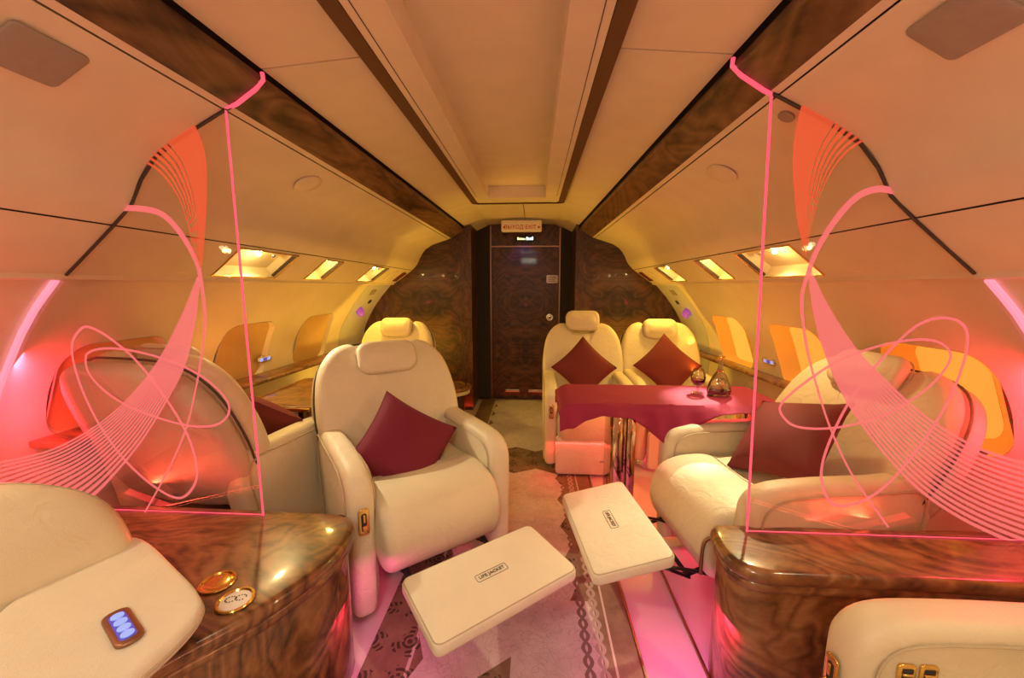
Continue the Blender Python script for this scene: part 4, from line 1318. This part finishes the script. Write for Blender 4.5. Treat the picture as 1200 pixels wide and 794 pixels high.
# tablecloth
def cloth():
    bm = bmesh.new()
    # rows across the depth: back drop, top, front drop; hem follows control heights
    hem = [(655, 497 - 2), (672, 500), (688, 492), (705, 487), (725, 487), (742, 490), (758, 502), (778, 518), (800, 508), (830, 492), (860, 478), (892, 468)]
    hz = []
    for u, v in hem:
        p = atY(u, v, TY0 - .045); hz.append((p.x, p.z))
    def hem_z(x):
        if x <= hz[0][0]: return hz[0][1]
        for (xa, za), (xb, zb) in zip(hz, hz[1:]):
            if xa <= x <= xb: return za + (zb - za) * (x - xa) / (xb - xa)
        return hz[-1][1]
    nx = 84
    zt = TZ + .004
    rows = []
    for i in range(nx + 1):
        x = TX0 - .03 + (TX1 + .04 - TX0 + .03) * i / nx
        col = []
        edge = min(1, (x - TX0 + .03) / .06)
        zoff = -.03 * (1 - edge) ** 2
        hzv = min(hem_z(x), zt - .02)
        ty1 = TY1 + .02
        col.append((x, ty1 + .012, zt - .11)); col.append((x, ty1 + .006, zt - .03))
        for j in range(13):
            y = ty1 - (ty1 - TY0 + .004) * j / 12
            w = .0022 * math.sin(x * 22 + y * 9) * math.sin(y * 14 + 1)
            crease = .004 * max(0, 1 - abs((x - .86) - .5 * (y - 2.0)) / .02) + .003 * max(0, 1 - abs(y - 2.03) / .012)
            col.append((x, y, zt + max(0, w) + zoff + crease))
        for j in range(1, 8):
            q = j / 7
            dz = (zt - hzv) * q
            fl = .045 * q + .012 * math.sin(x * 26) * q + .006 * math.sin(x * 61 + 1) * q
            col.append((x, TY0 - .006 - fl * .8 - .006 * min(1, q * 4), zt - .004 - dz + zoff))
        rows.append([bm.verts.new(c) for c in col])
    for r0, r1 in zip(rows, rows[1:]):
        for j in range(len(r0) - 1): bm.faces.new((r0[j], r0[j + 1], r1[j + 1], r1[j]))
    # left end drop
    r0 = rows[0]
    low = [bm.verts.new((v.co.x - .012, v.co.y, min(v.co.z, zt - .02) - .03 if 1 < i < 15 else v.co.z - .005)) for i, v in enumerate(r0)]
    for j in range(len(r0) - 1): bm.faces.new((r0[j], r0[j + 1], low[j + 1], low[j]))
    # double thickness by solidify
    return bm
co = obj('tablecloth', cloth(), 'cloth')
md = co.modifiers.new('thick', 'SOLIDIFY'); md.thickness = .002; md.offset = 1
tag(co, 'magenta tablecloth draped over the right hand table', 'tablecloth')

# snifter and decanter
def on_table(u, v):
    q = CR * ((u - 600) / F) - CU * ((v - 397) / F) + CF
    return CO + q * ((TZ + .008 - CAMZ) / q.z)
p = on_table(817, 460)
t = empty('brandy_snifter', (p.x, p.y, TZ + .009)); tag(t, 'brandy snifter with a little cognac on the magenta tablecloth', 'glass')
obj('bowl', lathe([(.004, .036), (.018, .042), (.034, .062), (.038, .082), (.034, .108), (.026, .128), (.0245, .127), (.0325, .107), (.0365, .082), (.0325, .064), (.017, .0445), (0, .041)], 28), 'crystal', t)
obj('stem', lathe([(0, 0), (.030, 0), (.031, .002), (.012, .006), (.005, .012), (.0045, .03), (.007, .038), (0, .04)], 28), 'crystal', t)
obj('cognac', lathe([(0, .0425), (.017, .0455), (.031, .064), (.0335, .072), (0, .072)], 28), 'cognac', t)
p = on_table(842, 463)
t = empty('cognac_decanter', (p.x, p.y, TZ + .009)); tag(t, 'rounded glass cognac decanter with gold collar on the magenta tablecloth', 'bottle')
obj('bottle_body', lathe([(0, 0), (.050, 0), (.058, .008), (.060, .03), (.052, .065), (.036, .10), (.019, .125), (.013, .145), (.012, .175), (.016, .182), (.016, .188), (.010, .188), (.0095, .145), (.016, .124), (.033, .098), (.049, .064), (.057, .03), (.055, .01), (0, .004)], 32, sy=.7), 'crystal', t)
obj('cognac', lathe([(0, .005), (.054, .010), (.0565, .03), (.054, .042), (0, .042)], 32, sy=.68), 'cognac', t)
obj('collar', lathe([(.014, .128), (.019, .127), (.020, .131), (.015, .134)], 24, sy=.9), 'gold', t)
obj('stopper', lathe([(0, .186), (.014, .186), (.019, .190), (.019, .204), (.015, .210), (0, .211)], 24), 'gold', t)
bm = bmesh.new()
for i in range(12):
    a = 2 * PI * i / 12
    bmesh.ops.create_icosphere(bm, subdivisions=1, radius=.006, matrix=Matrix.Translation((.020 * math.cos(a), -.026, .075 + .018 * math.sin(a))))
obj('relief_crest', bm, 'crystal', t)

# ------------------------------------------------------------------ lights
def area(name, loc, to, sx, sy, e, col):
    l = bpy.data.lights.new(name, 'AREA'); l.shape = 'RECTANGLE'; l.size = sx; l.size_y = sy; l.energy = e; l.color = col
    o = bpy.data.objects.new(name, l); COL.objects.link(o)
    o.location = loc
    o.rotation_euler = (Vector(loc) - Vector(to)).to_track_quat('Z', 'Y').to_euler()
    return o
def spot(name, loc, to, e, col, size=60, soft=.02, blend=.6):
    l = bpy.data.lights.new(name, 'SPOT'); l.energy = e; l.color = col; l.spot_size = R(size); l.spot_blend = blend; l.shadow_soft_size = soft
    o = bpy.data.objects.new(name, l); COL.objects.link(o); o.location = loc
    o.rotation_euler = (Vector(loc) - Vector(to)).to_track_quat('Z', 'Y').to_euler()
    return o

PINK, GOLD, CREAM = (1, .50, .42), (1, .62, .13), (1, .96, .70)
# added fill lights without fixtures along the side ledges, washing walls, bins and ceiling
for sd in (-1, 1):
    for y, ln, e, c, x, z, nv in ((-.55, 1.3, 13, (1, .38, .24), 1.5, .75, (.62, 0, .78)), (1.95, .3, 2.0, (1, .42, .05), 1.44, .73, (.32, .65, .72)), (2.4, .4, 1.2, (1, .50, .05), 1.40, .73, (.35, .62, .74)),
                          (2.85, .4, 1.0, (1, .55, .05), 1.36, .73, (.35, .55, .76)), (3.3, .4, 1, (1, .58, .06), 1.32, .73, (.35, .4, .76))):
        area('ledge_fill', (sd * x, y, z), (sd * .2, y, 2.1), .03, ln, e, c).rotation_euler = Vector((sd * nv[0], -nv[1], -nv[2])).to_track_quat('Z', 'Y').to_euler()
# added uplighters, hidden behind the rear window seats, to brighten the rear ceiling
for sd in (-1, 1):
    t = empty('added_uplighter', (sd * 1.02, 3.66, 0)); tag(t, 'low added gold uplighter hidden behind the %s rear window seat' % SIDE[sd], 'lamp')
    obj('housing', box(-.16, .16, -.07, .07, .0, .40, .01), 'gold', t)
    area('rear_fill_light', (sd * 1.02, 3.66, .42), (sd * .6, 2.2, 1.75), .30, .12, 14, (1, .54, .05))
# added cream fill lights under the front ceiling, out of the camera's view
t = empty('ceiling_fill', (0, -.75, 1.895)); tag(t, 'flat added fill light over the forward cabin', 'lamp')
obj('fill_frame', box(-.19, .19, -.35, .35, .0, .09, .006), 'steel', t)
area('ceiling_fill_light', (0, -.75, 1.89), (0.0, -.3, 0), .34, .66, 31, CREAM)
area('ceiling_fill_light', (0, .25, 1.98), (0.0, .4, 0), .34, .5, 8, CREAM)
# red light from the dividers
for sd in (-1, 1):
    pt = wall_pt(.95, YG, sd)
    area('divider_led', (pt.x - sd * .05, YG - .03, .95), (pt.x - sd * .05 - sd*.2, YG - .6, .9), .03, .5, 5, (1, .03, .07))
    area('divider_led', (pt.x - sd * .05, YG + .03, .95), (pt.x - sd * .05 + sd*.25, YG + .5, .95), .03, .5, 5, (1, .03, .07))
    area('divider_led', (sd * 1.1, YG + .02, ZT + .02), (sd * 1.2, YG + .3, 1.2), .6, .02, 1.2, (1, .05, .05)).data.energy = .3
    area('divider_led', (sd * 1.1, YG - .02, ZT + .02), (sd * 1.3, YG - .3, 1.6), .6, .02, 1.5, (1, .10, .05))
# under-seat LEDs
for k, e in (('s1', 4), ('s2', 3), ('s3', 2), ('s4', 12), ('s5', 9), ('s6', 13), ('s8', 5)):
    s = S[k]
    fw = Vector((math.sin(s.rotation_euler.z), -math.cos(s.rotation_euler.z), 0))
    p = s.location + fw * .27
    red_under((p.x, p.y), math.degrees(s.rotation_euler.z), e, .40, .12, .25, (1, .035, .05) if k in ('s4', 's5') else (1, .04, .10))
    for q in (-1, 1):
        pr_ = s.location + Vector((math.cos(s.rotation_euler.z), math.sin(s.rotation_euler.z), 0)) * q * .20
        red_under((pr_.x, pr_.y), math.degrees(s.rotation_euler.z), e * .3, .05, .4, .25, (1, .04, .12))
spot('reading_beam', psu_pt(.6, 2.5, 1, .015), (.98, 2.02, .7), 150, (1, .85, .65), 26, .01, .9)
spot('reading_beam', psu_pt(.6, 1.95, 1, .015), (.85, 1.56, .5), 55, (1, .95, .60), 46, .01, .9)
spot('reading_beam', psu_pt(.6, 1.95, -1, .015), (-.35, 1.55, .5), 30, (1, .92, .70), 40, .01, .9)
area('console_led', (.64, 1.12, .30), (.60, 1.15, 0), .06, .2, 1.8, (1, .06, .42))
area('console_led', (-.40, 1.10, .30), (-.36, 1.15, 0), .06, .2, .9, (1, .06, .40))
area('table_led', (.80, 2.0, TZ - .045), (.80, 2.02, 0), .9, .04, 9, (1, .035, .04))
area('table_led', (.45, 2.52, .24), (.45, 2.45, 0), .5, .04, 2, (1, .035, .04))
# violet accents on the rear door
spot('accent_spot', (-.02, 3.80, 1.78), (.02, 4.36, 1.42), 2.0, (.35, .12, 1), 55)
spot('accent_spot', (-.9, 3.5, 1.2), (-1.2, 3.9, 1.1), .8, (.4, .1, 1), 60)
area('floor_led', (.04, 4.28, .04), (.04, 4.33, .5), .6, .02, .15, (1, .05, .02))
area('floor_led', (-.6, 3.84, .03), (-.6, 3.9, .5), .3, .02, .5, (1, .05, .02))

w = bpy.data.worlds.new('world'); SC.world = w; w.use_nodes = True
w.node_tree.nodes['Background'].inputs[0].default_value = (.02, .015, .01, 1)
SC.view_settings.view_transform = 'Standard'
SC.view_settings.look = 'None'
SC.view_settings.exposure = -0.28
SC.view_settings.gamma = 1
SC.view_settings.use_curve_mapping = False
SC.cycles.use_denoising = True
SC.cycles.max_bounces = 8
SC.cycles.transparent_max_bounces = 16
SC.cycles.sample_clamp_indirect = 4
SC.cycles.caustics_reflective = False
SC.cycles.caustics_refractive = False
